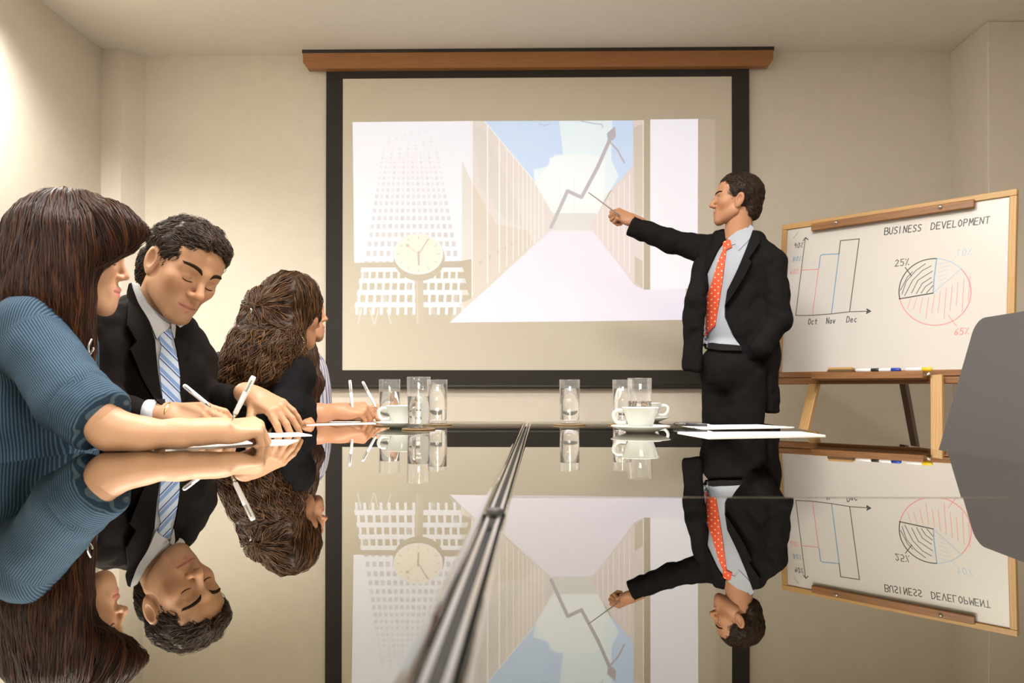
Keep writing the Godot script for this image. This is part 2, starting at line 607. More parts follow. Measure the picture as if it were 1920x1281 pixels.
	for v in [[885, 227, 556], [914, 235, 530], [936, 262, 511], [950, 279, 499], [962, 293, 488], [972, 306, 480], [980, 316, 473], [988, 326, 466], [995, 334, 460], [1002, 342, 454], [1010, 354, 447], [1018, 366, 441]]:
		stroke(im, poly.call([v[0], v[1], v[0], v[2]]), 4.0 if v[0] < 940 else 2.4, Color(1.0, 0.96, 1.0), 0.95)
	for k in 6:
		fill(im, poly.call([898 + k * 19 - k * k, 490 - k * 11 + k * k * 0.6, 904 + k * 18 - k * k, 487 - k * 10.5 + k * k * 0.6, 904 + k * 18 - k * k, 494 - k * 11 + k * k * 0.6, 898 + k * 19 - k * k, 498 - k * 11.5 + k * k * 0.6]), Color(0.4, 0.34, 0.34), 0.6)
	stroke(im, poly.call([908, 227, 1000, 338]), 3.0, Color(1, 1, 1), 0.8)
	fill(im, poly.call([1187, 226, 1207, 225, 1207, 543, 1190, 533, 1108, 434, 1106, 424, 1150, 352, 1186, 312]), Color(0.73, 0.69, 0.76))
	fill(im, poly.call([1188, 240, 1205, 232, 1205, 400, 1190, 430]), Color(0.48, 0.50, 0.46), 0.6)
	fill(im, poly.call([1190, 480, 1205, 490, 1205, 540, 1190, 530]), Color(0.42, 0.36, 0.33), 0.7)
	for v in [[1120, 398, 446], [1130, 388, 456], [1140, 376, 466], [1150, 364, 478], [1160, 350, 488], [1170, 338, 500], [1180, 326, 512], [1206, 226, 541]]:
		stroke(im, poly.call([v[0], v[1], v[0], v[2]]), 2.4, Color(1, 0.95, 0.98), 0.9)
	fill(im, poly.call([1033, 432, 1110, 432, 1190, 534, 1207, 543, 1286, 540, 1286, 600, 1080, 603, 844, 605, 866, 584]), Color(0.82, 0.82, 0.97))
	stroke(im, poly.call([1000, 489, 1155, 489]), 1.6, Color(0.82, 0.78, 0.86))
	stroke(im, poly.call([950, 526, 1185, 526]), 1.6, Color(0.82, 0.78, 0.86))
	stroke(im, poly.call([975, 526, 930, 600]), 1.4, Color(0.84, 0.80, 0.88))
	stroke(im, poly.call([1029, 432, 1112, 432]), 3.0, Color(0.78, 0.76, 0.86))
	for k in [1050, 1077]:
		stroke(im, poly.call([k, 330, k, 430]), 2.0, Color(0.72, 0.76, 0.88), 0.8)
	# dark mullion and the bright sheets on the right
	fill(im, poly.call([1208, 225, 1219, 225, 1219, 543, 1208, 543]), Color(0.04, 0.04, 0.03))
	fill(im, poly.call([1219, 224, 1309, 223, 1308, 541, 1219, 543]), Color(0.88, 0.90, 1.0))
	fill(im, poly.call([1309, 223, 1342, 224, 1340, 540, 1308, 541]), Color(0.34, 0.30, 0.30))
	# rising arrow
	var ac := Color(0.30, 0.37, 0.60)
	stroke(im, poly.call([1033, 426, 1064, 358, 1090, 370, 1120, 314, 1143, 262]), 13.0, ac)
	fill(im, poly.call([1138, 250, 1153, 237, 1155, 256, 1148, 264, 1139, 259]), ac)
	stroke(im, poly.call([1140, 262, 1158, 282, 1170, 305]), 7.0, ac, 0.9)
	stroke(im, poly.call([1010, 231, 1020, 236, 1030, 232]), 3.0, ac, 0.7)
	stroke(im, poly.call([1090, 227, 1110, 231, 1128, 233, 1130, 239]), 4.0, ac, 0.7)
	return im

# ------------------------------------------------------------------ table
func table() -> void:
	var t := thing("conference_table", "long conference table with mirror-black glass tops and a central seam", "table", Vector3(0, 0, 0))
	var th := 0.014
	var zn := 0.75
	var zf := -2.727
	var zj := -0.806
	var add := func(x0: float, x1: float, z0: float, z1: float, tilt: float, lift: float) -> void:
		var o := part("glass_top", rbox(Vector3(x1 - x0, th, z1 - z0), 0.0065, 5), M.top, t, Vector3((x0 + x1) * 0.5, TOP - th * 0.5 + lift, (z0 + z1) * 0.5))
		o.rotation.x = tilt
	add.call(-0.80, -0.0475, zf, zn, 0.0, 0.0)
	add.call(-0.0325, 0.722, zf, zj - 0.001, 0.0, 0.0)
	add.call(-0.0325, 0.722, zj + 0.001, zn, deg_to_rad(0.42), -0.0045)
	part("seam_strip", rbox(Vector3(0.004, 0.012, zn - zf - 0.02), 0.001), M.chrome, t, Vector3(-0.0445, TOP - 0.0085, (zn + zf) * 0.5))
	part("seam_strip", rbox(Vector3(0.004, 0.012, zn - zf - 0.02), 0.001), M.chrome, t, Vector3(-0.0355, TOP - 0.0085, (zn + zf) * 0.5))
	part("seam_cap", lathe([Vector2(0, 0), Vector2(0.008, 0), Vector2(0.008, 0.006), Vector2(0.006, 0.008), Vector2(0, 0.008)], 16), M.black, t, Vector3(-0.04, TOP - 0.006, -0.72))
	part("frame", rbox(Vector3(1.40, 0.04, zn - zf - 0.10), 0.004), M.black, t, Vector3(-0.04, TOP - th - 0.022, (zn + zf) * 0.5))
	for x in [-0.62, 0.54]:
		for z in [-2.5, -0.9, 0.6]:
			part("leg", rbox(Vector3(0.08, TOP - th - 0.042, 0.08), 0.006), M.steel, t, Vector3(x, (TOP - th - 0.042) * 0.5, z))

# ------------------------------------------------------------------ whiteboard on its easel
const GLYPH := {
	"B": [[0, 0, 0, 1, .5, 1, .62, .8, .5, .55, 0, .52], [.5, .55, .75, .3, .6, .02, 0, 0]],
	"U": [[0, 1, .05, .2, .3, 0, .55, .1, .65, 1]],
	"S": [[.65, .9, .4, 1, .1, .85, .15, .6, .55, .4, .55, .12, .25, 0, 0, .1]],
	"I": [[.2, 1, .2, 0]],
	"N": [[0, 0, .05, 1, .55, .05, .65, 1]],
	"E": [[.6, 1, .05, 1, 0, 0, .6, 0], [.03, .52, .5, .55]],
	"D": [[0, 0, .05, 1, .4, .95, .65, .6, .5, .1, 0, 0]],
	"V": [[0, 1, .3, 0, .65, 1]],
	"L": [[.05, 1, 0, 0, .55, .02]],
	"O": [[.3, 1, .05, .7, .05, .25, .3, 0, .6, .25, .6, .7, .3, 1]],
	"P": [[0, 0, .05, 1, .5, .98, .6, .72, .45, .5, .03, .48]],
	"M": [[0, 0, .1, 1, .35, .35, .65, 1, .72, 0]],
	"T": [[0, 1, .7, 1], [.35, 1, .33, 0]],
	"o": [[.3, .6, .05, .4, .05, .1, .3, 0, .55, .2, .5, .5, .3, .6]],
	"v": [[0, .6, .25, 0, .5, .6]],
	"c": [[.5, .55, .2, .6, 0, .3, .2, 0, .5, .08]],
	"t": [[.25, .9, .25, .1, .45, 0], [0, .6, .5, .62]],
	"e": [[.05, .3, .5, .35, .4, .6, .1, .55, 0, .2, .2, 0, .5, .08]],
	"0": [[.3, 1, .05, .6, .1, .1, .35, 0, .6, .4, .55, .85, .3, 1]],
	"1": [[.1, .75, .35, 1, .3, 0]],
	"2": [[.05, .8, .3, 1, .55, .8, .45, .5, 0, 0, .6, .02]],
	"5": [[.6, 1, .1, 1, .1, .58, .45, .6, .6, .3, .4, 0, 0, .05]],
	"6": [[.5, 1, .15, .6, .05, .2, .3, 0, .55, .2, .45, .45, .1, .4]],
	"8": [[.3, .52, .05, .75, .3, 1, .55, .78, .3, .52, .02, .25, .3, 0, .6, .25, .3, .52]],
	"9": [[.55, .7, .3, 1, .05, .75, .2, .5, .55, .65, .45, 0]],
	"%": [[.5, 1, .05, 0], [.02, .95, .1, .85], [.5, .12, .58, .02]],
	" ": [],
}

func lettering(im: Image, words: String, a: Vector2, b: Vector2, h: float, w: float, c: Color, alpha: float, lean: float, to: Callable) -> void:
	var step := (b - a) / words.length()
	var adv := step.length()
	var dir := step.normalized()
	var up := Vector2(dir.y, -dir.x) * h + dir * lean * h
	for i in words.length():
		for s in GLYPH[words[i]]:
			var pts := []
			for k in range(0, s.size(), 2):
				var p: Vector2 = a + step * i + dir * s[k] * adv * 1.12 + up * s[k + 1]
				pts.append(to.call(p.x, p.y))
			stroke(im, pts, w, c, alpha)

func whiteboard() -> void:
	var ang := 0.77
	var lean := 0.098
	var bw := 0.976
	var bh := 0.728
	var u := Vector3(cos(ang), 0, sin(ang))
	var n := Vector3(-u.z, 0, u.x)
	var up := Vector3.UP * cos(lean) - n * sin(lean)
	var nn := u.cross(up)
	var bl := Vector3(1.11, 0.901, -3.759)
	var bas := Basis(u, up, nn)
	var t := thing("whiteboard", "wood-framed whiteboard with hand-drawn bar chart and pie chart", "whiteboard", bl)
	t.basis = bas
	var fw := 0.026
	for y in [fw * 0.5, bh - fw * 0.5]:
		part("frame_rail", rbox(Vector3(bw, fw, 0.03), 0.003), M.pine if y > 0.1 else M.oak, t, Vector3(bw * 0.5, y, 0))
	for x in [fw * 0.5, bw - fw * 0.5]:
		part("frame_stile", rbox(Vector3(bh - 2 * fw, fw, 0.03), 0.003), M.pine, t, Vector3(x, bh * 0.5, 0), Vector3(0, 0, PI / 2))
	# writing surface
	var iw := bw - 2 * fw
	var ih := bh - 2 * fw
	var W := 1536
	var H := int(W * ih / iw)
	var im := Image.create(W, H, false, Image.FORMAT_RGB8)
	im.fill(lin(0.60, 0.575, 0.545))
	var inv := bas.inverse()
	var to := func(x: float, y: float) -> Vector2:
		var p: Vector3 = inv * (on_plane(x, y, bl, nn) - bl)
		return Vector2((p.x - fw) / iw * W, (1.0 - (p.y - fw) / ih) * H)
	var line := func(a: Array, w: float, c: Color, al: float) -> void:
		var pts := []
		for i in range(0, a.size(), 2):
			pts.append(to.call(a[i], a[i + 1]))
		stroke(im, pts, w, c, al)
	var ink := lin(0.035, 0.04, 0.04)
	var brown := lin(0.10, 0.085, 0.065)
	var blue := lin(0.10, 0.26, 0.50)
	var pale := lin(0.33, 0.46, 0.60)
	var pink := lin(0.72, 0.20, 0.22)
	line.call([1511, 447, 1492.9, 592, 1520, 592, 1560, 589, 1594, 585, 1631, 584], 6.1, brown, 0.95)
	line.call([1507, 452, 1511.5, 446, 1516, 450], 6.8, ink, 0.9)
	line.call([1626, 580, 1633, 584, 1626, 588, 1628, 582], 8.1, ink, 0.95)
	line.call([1505, 507, 1535.6, 505.5, 1524.3, 590.8], 6.1, pink, 0.8)
	line.call([1536.5, 503.6, 1539.3, 480, 1544, 478, 1574, 476.5, 1560, 588], 6.5, blue, 0.85)
	line.call([1574, 476.5, 1576.8, 452, 1612, 448.4, 1594, 584], 6.8, brown, 0.95)
	line.call([1489, 447, 1498, 435], 4.1, brown, 0.6)
	lettering(im, "Oct", Vector2(1516, 609), Vector2(1535, 608), 11, 5.3, ink, 0.9, 0.15, to)
	lettering(im, "Nov", Vector2(1550, 607.5), Vector2(1569, 606.5), 11, 5.3, ink, 0.9, 0.15, to)
	lettering(im, "Dec", Vector2(1588, 605), Vector2(1610, 604), 11, 5.3, ink, 0.9, 0.15, to)
	lettering(im, "90%", Vector2(1490, 466), Vector2(1508, 464), 9, 4.8, ink, 0.85, 0.25, to)
	lettering(im, "80%", Vector2(1487, 491), Vector2(1505, 489), 8.5, 4.8, blue, 0.7, 0.25, to)
	lettering(im, "60%", Vector2(1482, 515), Vector2(1500, 513), 8.5, 4.8, pink, 0.6, 0.25, to)
	lettering(im, "BUSINESS", Vector2(1659, 441), Vector2(1730, 433.5), 12.5, 5.9, ink, 0.92, 0.2, to)
	lettering(im, "DEVELOPMENT", Vector2(1746, 431.5), Vector2(1858, 419), 12.5, 5.9, ink, 0.92, 0.2, to)
	# pie
	var arc := func(a0: float, a1: float) -> Array:
		var r := []
		for i in 25:
			var a := deg_to_rad(lerpf(a0, a1, i / 24.0))
			r.append(1754.0 + cos(a) * 67.5)
			r.append(548.0 - sin(a) * 62.5)
		return r
	line.call(arc.call(87, 192), 6.8, ink, 0.9)
	line.call(arc.call(42, 87), 5.7, pale, 0.7)
	line.call(arc.call(-168, 42), 6.2, pink, 0.8)
	line.call([1687, 561, 1750.7, 550], 7.4, ink, 0.95)
	line.call([1757, 486, 1752, 525, 1750.7, 549], 6.8, blue, 0.7)
	line.call([1751, 549, 1780, 525, 1804, 503], 6.1, pale, 0.8)
	for h in [[1692, 552, 1700, 528, 1718, 508, 1736, 495], [1697, 555, 1712, 526, 1730, 508, 1747, 499], [1710, 550, 1722, 526, 1749, 509], [1719, 551, 1730, 532, 1747, 521], [1728, 550, 1736, 538, 1749, 529], [1738, 550, 1750, 536], [1689, 545, 1702, 520, 1712, 510]]:
		line.call(h, 4.5, ink, 0.9)
	for k in 6:
		line.call([1760, 496 + k * 8, 1785 - k * 3, 490 + k * 8], 4.6, pale, 0.55)
	for k in 12:
		var x := 1693.0 + k * 11.0
		var yt := 558.0 - maxf(0.0, k - 4) * 5.6
		var yb := 548.0 + 58.0 * sqrt(maxf(0.0, 1.0 - pow((x - 5 - 1754.0) / 67.5, 2.0)))
		line.call([x + 5, yt, x - 2 + k * 0.4, lerpf(yt, yb, 0.75 + 0.15 * sin(k * 2.0))], 5.1, pink, 0.55)
	lettering(im, "25%", Vector2(1679, 500), Vector2(1708, 497), 12, 5.9, brown, 0.9, 0.15, to)
	line.call([1698, 502, 1710, 518], 5.4, ink, 0.9)
	lettering(im, "10%", Vector2(1793, 481), Vector2(1826, 477), 12, 5.6, pale, 0.75, 0.25, to)
	line.call([1793, 481, 1785, 493], 4.1, pale, 0.6)
	lettering(im, "65%", Vector2(1790, 629), Vector2(1820, 626), 11.5, 5.9, pink, 0.8, 0.2, to)
	line.call([1779, 592, 1794, 612], 4.9, pink, 0.7)
	var st := SurfaceTool.new()
	st.begin(Mesh.PRIMITIVE_TRIANGLES)
	var cs := [Vector3(fw, bh - fw, 0.006), Vector3(bw - fw, bh - fw, 0.006), Vector3(bw - fw, fw, 0.006), Vector3(fw, fw, 0.006)]
	var uv := [Vector2(0, 0), Vector2(1, 0), Vector2(1, 1), Vector2(0, 1)]
	for side in 2:
		for i in ([0, 1, 2, 0, 2, 3] if side == 0 else [0, 2, 1, 0, 3, 2]):
			st.set_normal(Vector3.BACK if side == 0 else Vector3.FORWARD)
			st.set_uv(uv[i] if side == 0 else Vector2.ZERO)
			st.add_vertex(cs[i] - Vector3(0, 0, 0.012 * side))
	var m := mat(Color.WHITE, 0.28, 0.0, 0.35)
	m.albedo_texture = ImageTexture.create_from_image(im)
	m.texture_repeat = false
	obj("writing_surface", st.commit(), m, t)
	# clamp bar along the top, with two round screws
	var loc := func(x: float, y: float) -> Vector3:
		return inv * (on_plane(x, y, bl + nn * 0.02, nn) - bl)
	var c0: Vector3 = loc.call(1523, 424)
	var c1: Vector3 = loc.call(1828, 386)
	var clamp_ := part("clamp_bar", rbox(Vector3(c1.x - c0.x, 0.034, 0.02), 0.004), M.oak, t, Vector3((c0.x + c1.x) * 0.5, (c0.y + c1.y) * 0.5, 0.022))
	for px in [[1570, 419], [1765, 392]]:
		var s: Vector3 = loc.call(px[0], px[1])
		part("screw", lathe([Vector2(0, 0), Vector2(0.009, 0), Vector2(0.009, 0.004), Vector2(0.006, 0.008), Vector2(0, 0.009)], 16), M.chrome, clamp_, Vector3(s.x - (c0.x + c1.x) * 0.5, 0.004, 0.01), Vector3(PI / 2, 0, 0))
	# easel
	var e := thing("easel", "wooden folding easel holding up the framed whiteboard", "easel", bl)
	e.basis = bas
	var t0: Vector3 = loc.call(1534, 703)
	var t1: Vector3 = loc.call(1742, 701)
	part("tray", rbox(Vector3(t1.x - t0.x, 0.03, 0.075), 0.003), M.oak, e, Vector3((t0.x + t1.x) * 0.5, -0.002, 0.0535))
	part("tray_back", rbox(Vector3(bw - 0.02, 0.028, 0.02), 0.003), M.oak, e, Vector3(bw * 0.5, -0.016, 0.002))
	var leg := func(a: Vector3, b: Vector3, w: float, mm: Material) -> void:
		var ln := a.distance_to(b)
		var o := obj("leg", rbox(Vector3(ln, w, w * 0.6), 0.004), mm, e)
		var x := (b - a).normalized()
		var z := x.cross(Vector3.UP).cross(x)
		z = nn if absf(x.dot(nn)) < 0.6 else u
		var y := z.cross(x).normalized()
		z = x.cross(y)
		o.transform = e.transform.inverse() * Transform3D(Basis(x, y, z), (a + b) * 0.5)
	var foot := func(x: float, y: float, d: float, x2: float, y2: float, d2: float) -> Array:
		var a := at(x, y, d)
		var b := at(x2, y2, d2)
		var v := (b - a) / (b.y - a.y)
		return [a, a + v * (0.0 - a.y)]
	var lg: Array = foot.call(1531, 706, 3.64, 1509, 802, 3.58)
	leg.call(lg[0], lg[1], 0.045, M.pine)
	lg = foot.call(1757, 704, 3.24, 1758, 840, 3.17)
	leg.call(lg[0], lg[1], 0.045, M.pine)
	lg = foot.call(1692, 705, 3.42, 1716, 836, 3.66)
	leg.call(lg[0], lg[1], 0.042, M.dark_wood)
	part("hinge", rbox(Vector3(0.03, 0.012, 0.012), 0.003), M.chrome, e, Vector3(t1.x + 0.005, 0.0, 0.06), Vector3(0, 0, 0.4))
	# eraser and markers on the tray
	var on := func(x: float) -> Vector3:
		var p: Vector3 = loc.call(x, 694)
		return bl + bas * Vector3(p.x, 0.0135, 0.06)
	var er := thing("board_eraser", "wooden-backed felt eraser lying on the easel tray", "eraser", on.call(1585))
	er.basis = bas
	part("handle", rbox(Vector3(0.105, 0.012, 0.04), 0.004), M.pine, er, Vector3(0, 0.016, 0))
	part("felt", rbox(Vector3(0.11, 0.011, 0.042), 0.003), mat(lin(0.12, 0.07, 0.03), 0.95), er, Vector3(0, 0.0055, 0))
	for k in [[1633, "black", lin(0.02, 0.02, 0.02)], [1670, "blue", lin(0.02, 0.05, 0.35)], [1727, "yellow and blue", lin(0.75, 0.50, 0.02)]]:
		var mk := thing("marker", "white whiteboard marker with %s cap on the easel tray" % k[1], "marker", on.call(k[0]))
		mk.basis = bas
		var pr := [Vector2(0, -0.045), Vector2(0.008, -0.045), Vector2(0.0085, 0.02), Vector2(0, 0.02)]
		part("barrel", lathe(pr, 14), M.plastic_white, mk, Vector3(0, 0.0087, 0), Vector3(0, 0, -PI / 2))
		part("cap", lathe([Vector2(0, 0.018), Vector2(0.0087, 0.018), Vector2(0.0085, 0.05), Vector2(0.005, 0.056), Vector2(0, 0.056)], 14), mat(k[2], 0.3), mk, Vector3(0, 0.0087, 0), Vector3(0, 0, -PI / 2))

# ------------------------------------------------------------------ chairs
func chair(label: String, where: Vector3, turn: float, hi := 1.0) -> Node3D:
	# faces +x; origin under the middle of the seat
	var t := thing("office_chair", label, "chair", where, turn, "grey conference chairs")
	var w := 0.235
	# back: a tall slab that leans away, corners rounded
	var pl := PackedVector2Array()
	var hb := hi - 0.46
	var rc := 0.035
	for c in [[w - rc, hb - rc, 0.0], [-w + rc, hb - rc, PI / 2]]:
		for i in 7:
			var a: float = c[2] + PI / 2 * i / 6.0
			pl.append(Vector2(c[0] + cos(a) * rc, c[1] + sin(a) * rc))
	pl.append(Vector2(-w + 0.02, 0.0))
	pl.append(Vector2(w - 0.02, 0.0))
	var lean := 0.30
	var bk := part("backrest", prism(pl, 0.035), M.chair, t, Vector3(-0.215, 0.47, 0), Vector3.ZERO)
	bk.basis = Basis(Vector3.UP, PI / 2) * Basis(Vector3.RIGHT, -lean)
	part("seat", rbox(Vector3(0.46, 0.06, 0.47), 0.022, 4), M.chair, t, Vector3(0, 0.43, 0))
	part("column", lathe([Vector2(0, 0.08), Vector2(0.03, 0.08), Vector2(0.025, 0.4), Vector2(0, 0.4)], 16), M.chrome, t, Vector3.ZERO)
	for i in 5:
		var a := TAU * i / 5.0
		part("foot", tube([Vector3(0.02, 0.09, 0), Vector3(0.28, 0.055, 0)], [0.022, 0.014], 10), M.black, t, Vector3.ZERO, Vector3(0, a, 0))
		var q := Vector3(cos(a) * 0.28, 0.025, -sin(a) * 0.28)
		part("caster", lathe([Vector2(0, -0.012), Vector2(0.025, -0.012), Vector2(0.025, 0.012), Vector2(0, 0.012)], 14), M.black, t, q, Vector3(PI / 2, a, 0))
	return t

func chairs() -> void:
	var r := chair("grey upholstered chair pushed up beside the easel", Vector3(0.665, 0, -1.665), PI, 1.025)
	chair("grey chair behind the dark-haired woman at the far table corner", Vector3(-0.81, 0, -3.09), 0.0, 0.995)
	chair("grey chair under the woman in black with wavy hair", Vector3(-0.84, 0, -2.52), 0.0, 0.88)
	chair("grey chair under the man with blue striped tie", Vector3(-0.98, 0, -1.98), 0.0, 0.93)
	chair("grey chair under the woman in the denim shirt", Vector3(-1.10, 0, -1.45), 0.0, 0.9)

# ------------------------------------------------------------------ things on the table
func drinking_glass(label: String, p: Vector3, r: float, h: float, level: float) -> void:
	var t := thing("drinking_glass", label, "glass", p, 0.0, "water glasses on coasters")
	var b := 0.012
	var w := 0.0016
	part("tumbler", lathe([Vector2(0, 0), Vector2(r * 0.90, 0), Vector2(r * 0.95, 0.0015), Vector2(r * 0.955, 0.004), Vector2(r, h - 0.001), Vector2(r - w * 0.5, h), Vector2(r - w, h - 0.001), Vector2(r * 0.955 - w, b + 0.003), Vector2(r * 0.90 - w, b), Vector2(0, b)], 40), M.glass, t, Vector3.ZERO)
	var rw := lerpf(r * 0.955, r, level / h) - w - 0.0002
	part("water", lathe([Vector2(0, b + 0.0003), Vector2(r * 0.90 - w - 0.0003, b + 0.0003), Vector2(r * 0.955 - w - 0.0002, b + 0.0033), Vector2(rw, level), Vector2(0, level)], 40), M.water, t, Vector3.ZERO)

func coaster(label: String, p: Vector3, r: float) -> void:
	var o := tag(obj("coaster", lathe([Vector2(0, 0), Vector2(r - 0.001, 0), Vector2(r, 0.0012), Vector2(r, 0.003), Vector2(r - 0.001, 0.004), Vector2(0, 0.004)], 40), M.cork), label, "coaster", "round coasters")
	o.position = p

func cup(label: String, p: Vector3, turn: float) -> void:
	var t := thing("coffee_cup", label, "cup", p + Vector3(0, 0.0052, 0), turn, "white coffee cups")
	var prof := smooth_profile([Vector2(0.024, 0.0), Vector2(0.025, 0.003), Vector2(0.029, 0.008), Vector2(0.036, 0.028), Vector2(0.0435, 0.05), Vector2(0.047, 0.0575)], 4)
	var inner := smooth_profile([Vector2(0.0455, 0.0573), Vector2(0.042, 0.05), Vector2(0.034, 0.028), Vector2(0.026, 0.0085), Vector2(0.012, 0.005), Vector2(0.0, 0.005)], 4)
	part("bowl", lathe([Vector2(0, 0.001), Vector2(0.022, 0.001)] + prof + [Vector2(0.0463, 0.0583)] + inner, 48), M.porcelain, t, Vector3.ZERO)
	part("handle", tube(smooth_path([Vector3(0.042, 0.047, 0), Vector3(0.055, 0.05, 0), Vector3(0.066, 0.043, 0), Vector3(0.066, 0.03, 0), Vector3(0.056, 0.019, 0), Vector3(0.035, 0.019, 0)]), [0.0038], 10, 1.4), M.porcelain, t, Vector3.ZERO)

func saucer(label: String, p: Vector3) -> void:
	var prof := [Vector2(0, 0.0), Vector2(0.036, 0.0), Vector2(0.038, 0.002), Vector2(0.055, 0.008), Vector2(0.074, 0.0155), Vector2(0.0755, 0.0165), Vector2(0.0745, 0.0175), Vector2(0.055, 0.011), Vector2(0.036, 0.005), Vector2(0, 0.0045)]
	var o := tag(obj("saucer", lathe(prof, 48), M.porcelain), label, "saucer", "white saucers")
	o.position = p

func sheet(called: String, label: String, corners: Array, y: float, n := 1) -> void:
	# a small pile of n sheets lying on the table; corners are points on it
	var st := begin(false)
	var a := []
	for c in corners:
		a.append(Vector3(c.x, y, c.z))
	var up := Vector3.UP * 0.0008 * n
	quad(st, a[0] + up, a[1] + up, a[2] + up, a[3] + up)
	quad(st, a[3], a[2], a[1], a[0])
	for i in 4:
		var j := (i + 1) % 4
		quad(st, a[i], a[j], a[j] + up, a[i] + up)
	tag(obj(called, done(st), M.paper), label, "paper", "papers on the table")

func pen_between(label: String, tip: Vector3, tail: Vector3, m: Material, grp := "writing pens") -> void:
	var ln := tip.distance_to(tail)
	var t := thing("pen", label, "pen", tip, 0.0, grp)
	var y := (tail - tip).normalized()
	var x := y.cross(Vector3(0.3, 0.1, 1)).normalized()
	t.basis = Basis(x, y, x.cross(y))
	part("tip", lathe([Vector2(0, 0), Vector2(0.0008, 0.0005), Vector2(0.0035, 0.013), Vector2(0.0035, 0.016), Vector2(0, 0.016)], 12), M.chrome, t, Vector3.ZERO)
	part("barrel", lathe([Vector2(0, 0.015), Vector2(0.0045, 0.016), Vector2(0.005, 0.05), Vector2(0.005, ln * 0.66), Vector2(0, ln * 0.66)], 14), m, t, Vector3.ZERO)
	part("cap_end", lathe([Vector2(0, ln * 0.65), Vector2(0.0052, ln * 0.65), Vector2(0.0052, ln * 0.95), Vector2(0.004, ln), Vector2(0, ln)], 14), m, t, Vector3.ZERO)
	part("clip", rbox(Vector3(0.002, ln * 0.26, 0.0015), 0.0006), M.chrome, t, Vector3(0, ln * 0.8, 0.0068))

func tableware() -> void:
	M.cork = mat(lin(0.15, 0.09, 0.035), 0.6)
	var z := 0.004
	var g := func(x: float, y: float, r: float, h: float, lv: float, lab: String, cr: float) -> void:
		var p := on_table(x, y)
		if cr > 0.0:
			coaster("brown coaster under the " + lab, p, cr)
			p.y += 0.004
		drinking_glass(lab, p, r, h, lv)
	g.call(730.5, 799, 0.0315, 0.134, 0.098, "water glass behind the coffee cup nearest the writing women", 0.045)
	g.call(785, 806, 0.0318, 0.138, 0.086, "half-full water glass standing right against the cup near the women", 0.045)
	g.call(820, 797.5, 0.0305, 0.134, 0.12, "nearly full water glass tucked behind the half-full glass", 0.045)
	g.call(1068, 797.5, 0.0312, 0.134, 0.108, "water glass standing alone beside the table seam", 0.048)
	g.call(1167, 797, 0.0305, 0.134, 0.108, "water glass standing behind the saucers on the presenter's side", 0.045)
	g.call(1199.5, 803.5, 0.0338, 0.14, 0.076, "half-full water glass between two coffee cups", 0.0)
	var cups := [[755, 802.5, PI * 1.02, "white coffee cup beside the writing women's glasses"], [1201, 811, PI * 0.93, "white coffee cup in front of the half-full glass, handle towards the seam"], [1214, 791.5, -0.1, "white coffee cup farthest along the table, handle towards the presenter"]]
	for c in cups:
		var p := on_table(c[0], c[1])
		saucer("white saucer under the " + str(c[3]).substr(6), p)
		cup(c[3], p, c[2])
	# papers on the right
	var q := func(pts: Array) -> Array:
		var r := []
		for i in range(0, pts.size(), 2):
			r.append(on_table(pts[i], pts[i + 1]))
		return r
	sheet("paper", "white papers lying before the presenter with a dark pen on them", q.call([1278, 798.5, 1420, 797, 1490, 802, 1318, 805]), TOP, 2)
	sheet("paper", "white papers at the table edge near the easel", q.call([1270, 812, 1500, 811, 1548, 818, 1330, 822]), TOP, 3)
	sheet("paper", "white sheet under the denim-shirted woman's writing hand", q.call([440, 826, 560, 826, 540, 834, 310, 845]), TOP, 2)
	sheet("paper", "white sheet under the suited man's spread fingers", q.call([430, 814, 560, 812, 585, 817, 455, 822]), TOP, 2)
	sheet("paper", "white sheet under the hand of the woman in black", q.call([565, 792, 690, 791, 705, 795, 575, 798]), TOP, 2)
	var pm := mat(lin(0.03, 0.03, 0.035), 0.3)
	var pa := on_table(1290, 802) + Vector3(0, 0.009, 0)
	var pb := on_table(1336, 803.5) + Vector3(0, 0.009, 0)
	pen_between("dark pen lying on the papers before the presenter", pb, pa + (pa - pb) * 0.6, pm, "")


# ------------------------------------------------------------------ soft bodies: fields of tapered capsules and ellipsoids joined smoothly, meshed as surface nets
class Prim:
	var kind := 0
	var op := 0
	var k := 0.01
	var a := Vector3.ZERO
	var ba := Vector3.ZERO
	var il := 0.0
	var ra := 0.0
	var dr := 0.0
	var inv := Transform3D()
	var r := Vector3.ONE
	var e := 0.0
	var lo := Vector3.ZERO
	var hi := Vector3.ZERO

	func d(p: Vector3) -> float:
		if kind == 0:
			var pa := p - a
			var t := clampf(pa.dot(ba) * il, 0.0, 1.0)
			return (pa - ba * t).length() - ra - dr * t
		var q := inv * p
		if kind == 1:
			var k0 := (q / r).length()
			var k1 := (q / (r * r)).length()
			return k0 * (k0 - 1.0) / maxf(k1, 1e-6)
		q = q.abs() - r
		return Vector3(maxf(q.x, 0.0), maxf(q.y, 0.0), maxf(q.z, 0.0)).length() + minf(maxf(q.x, maxf(q.y, q.z)), 0.0) - e

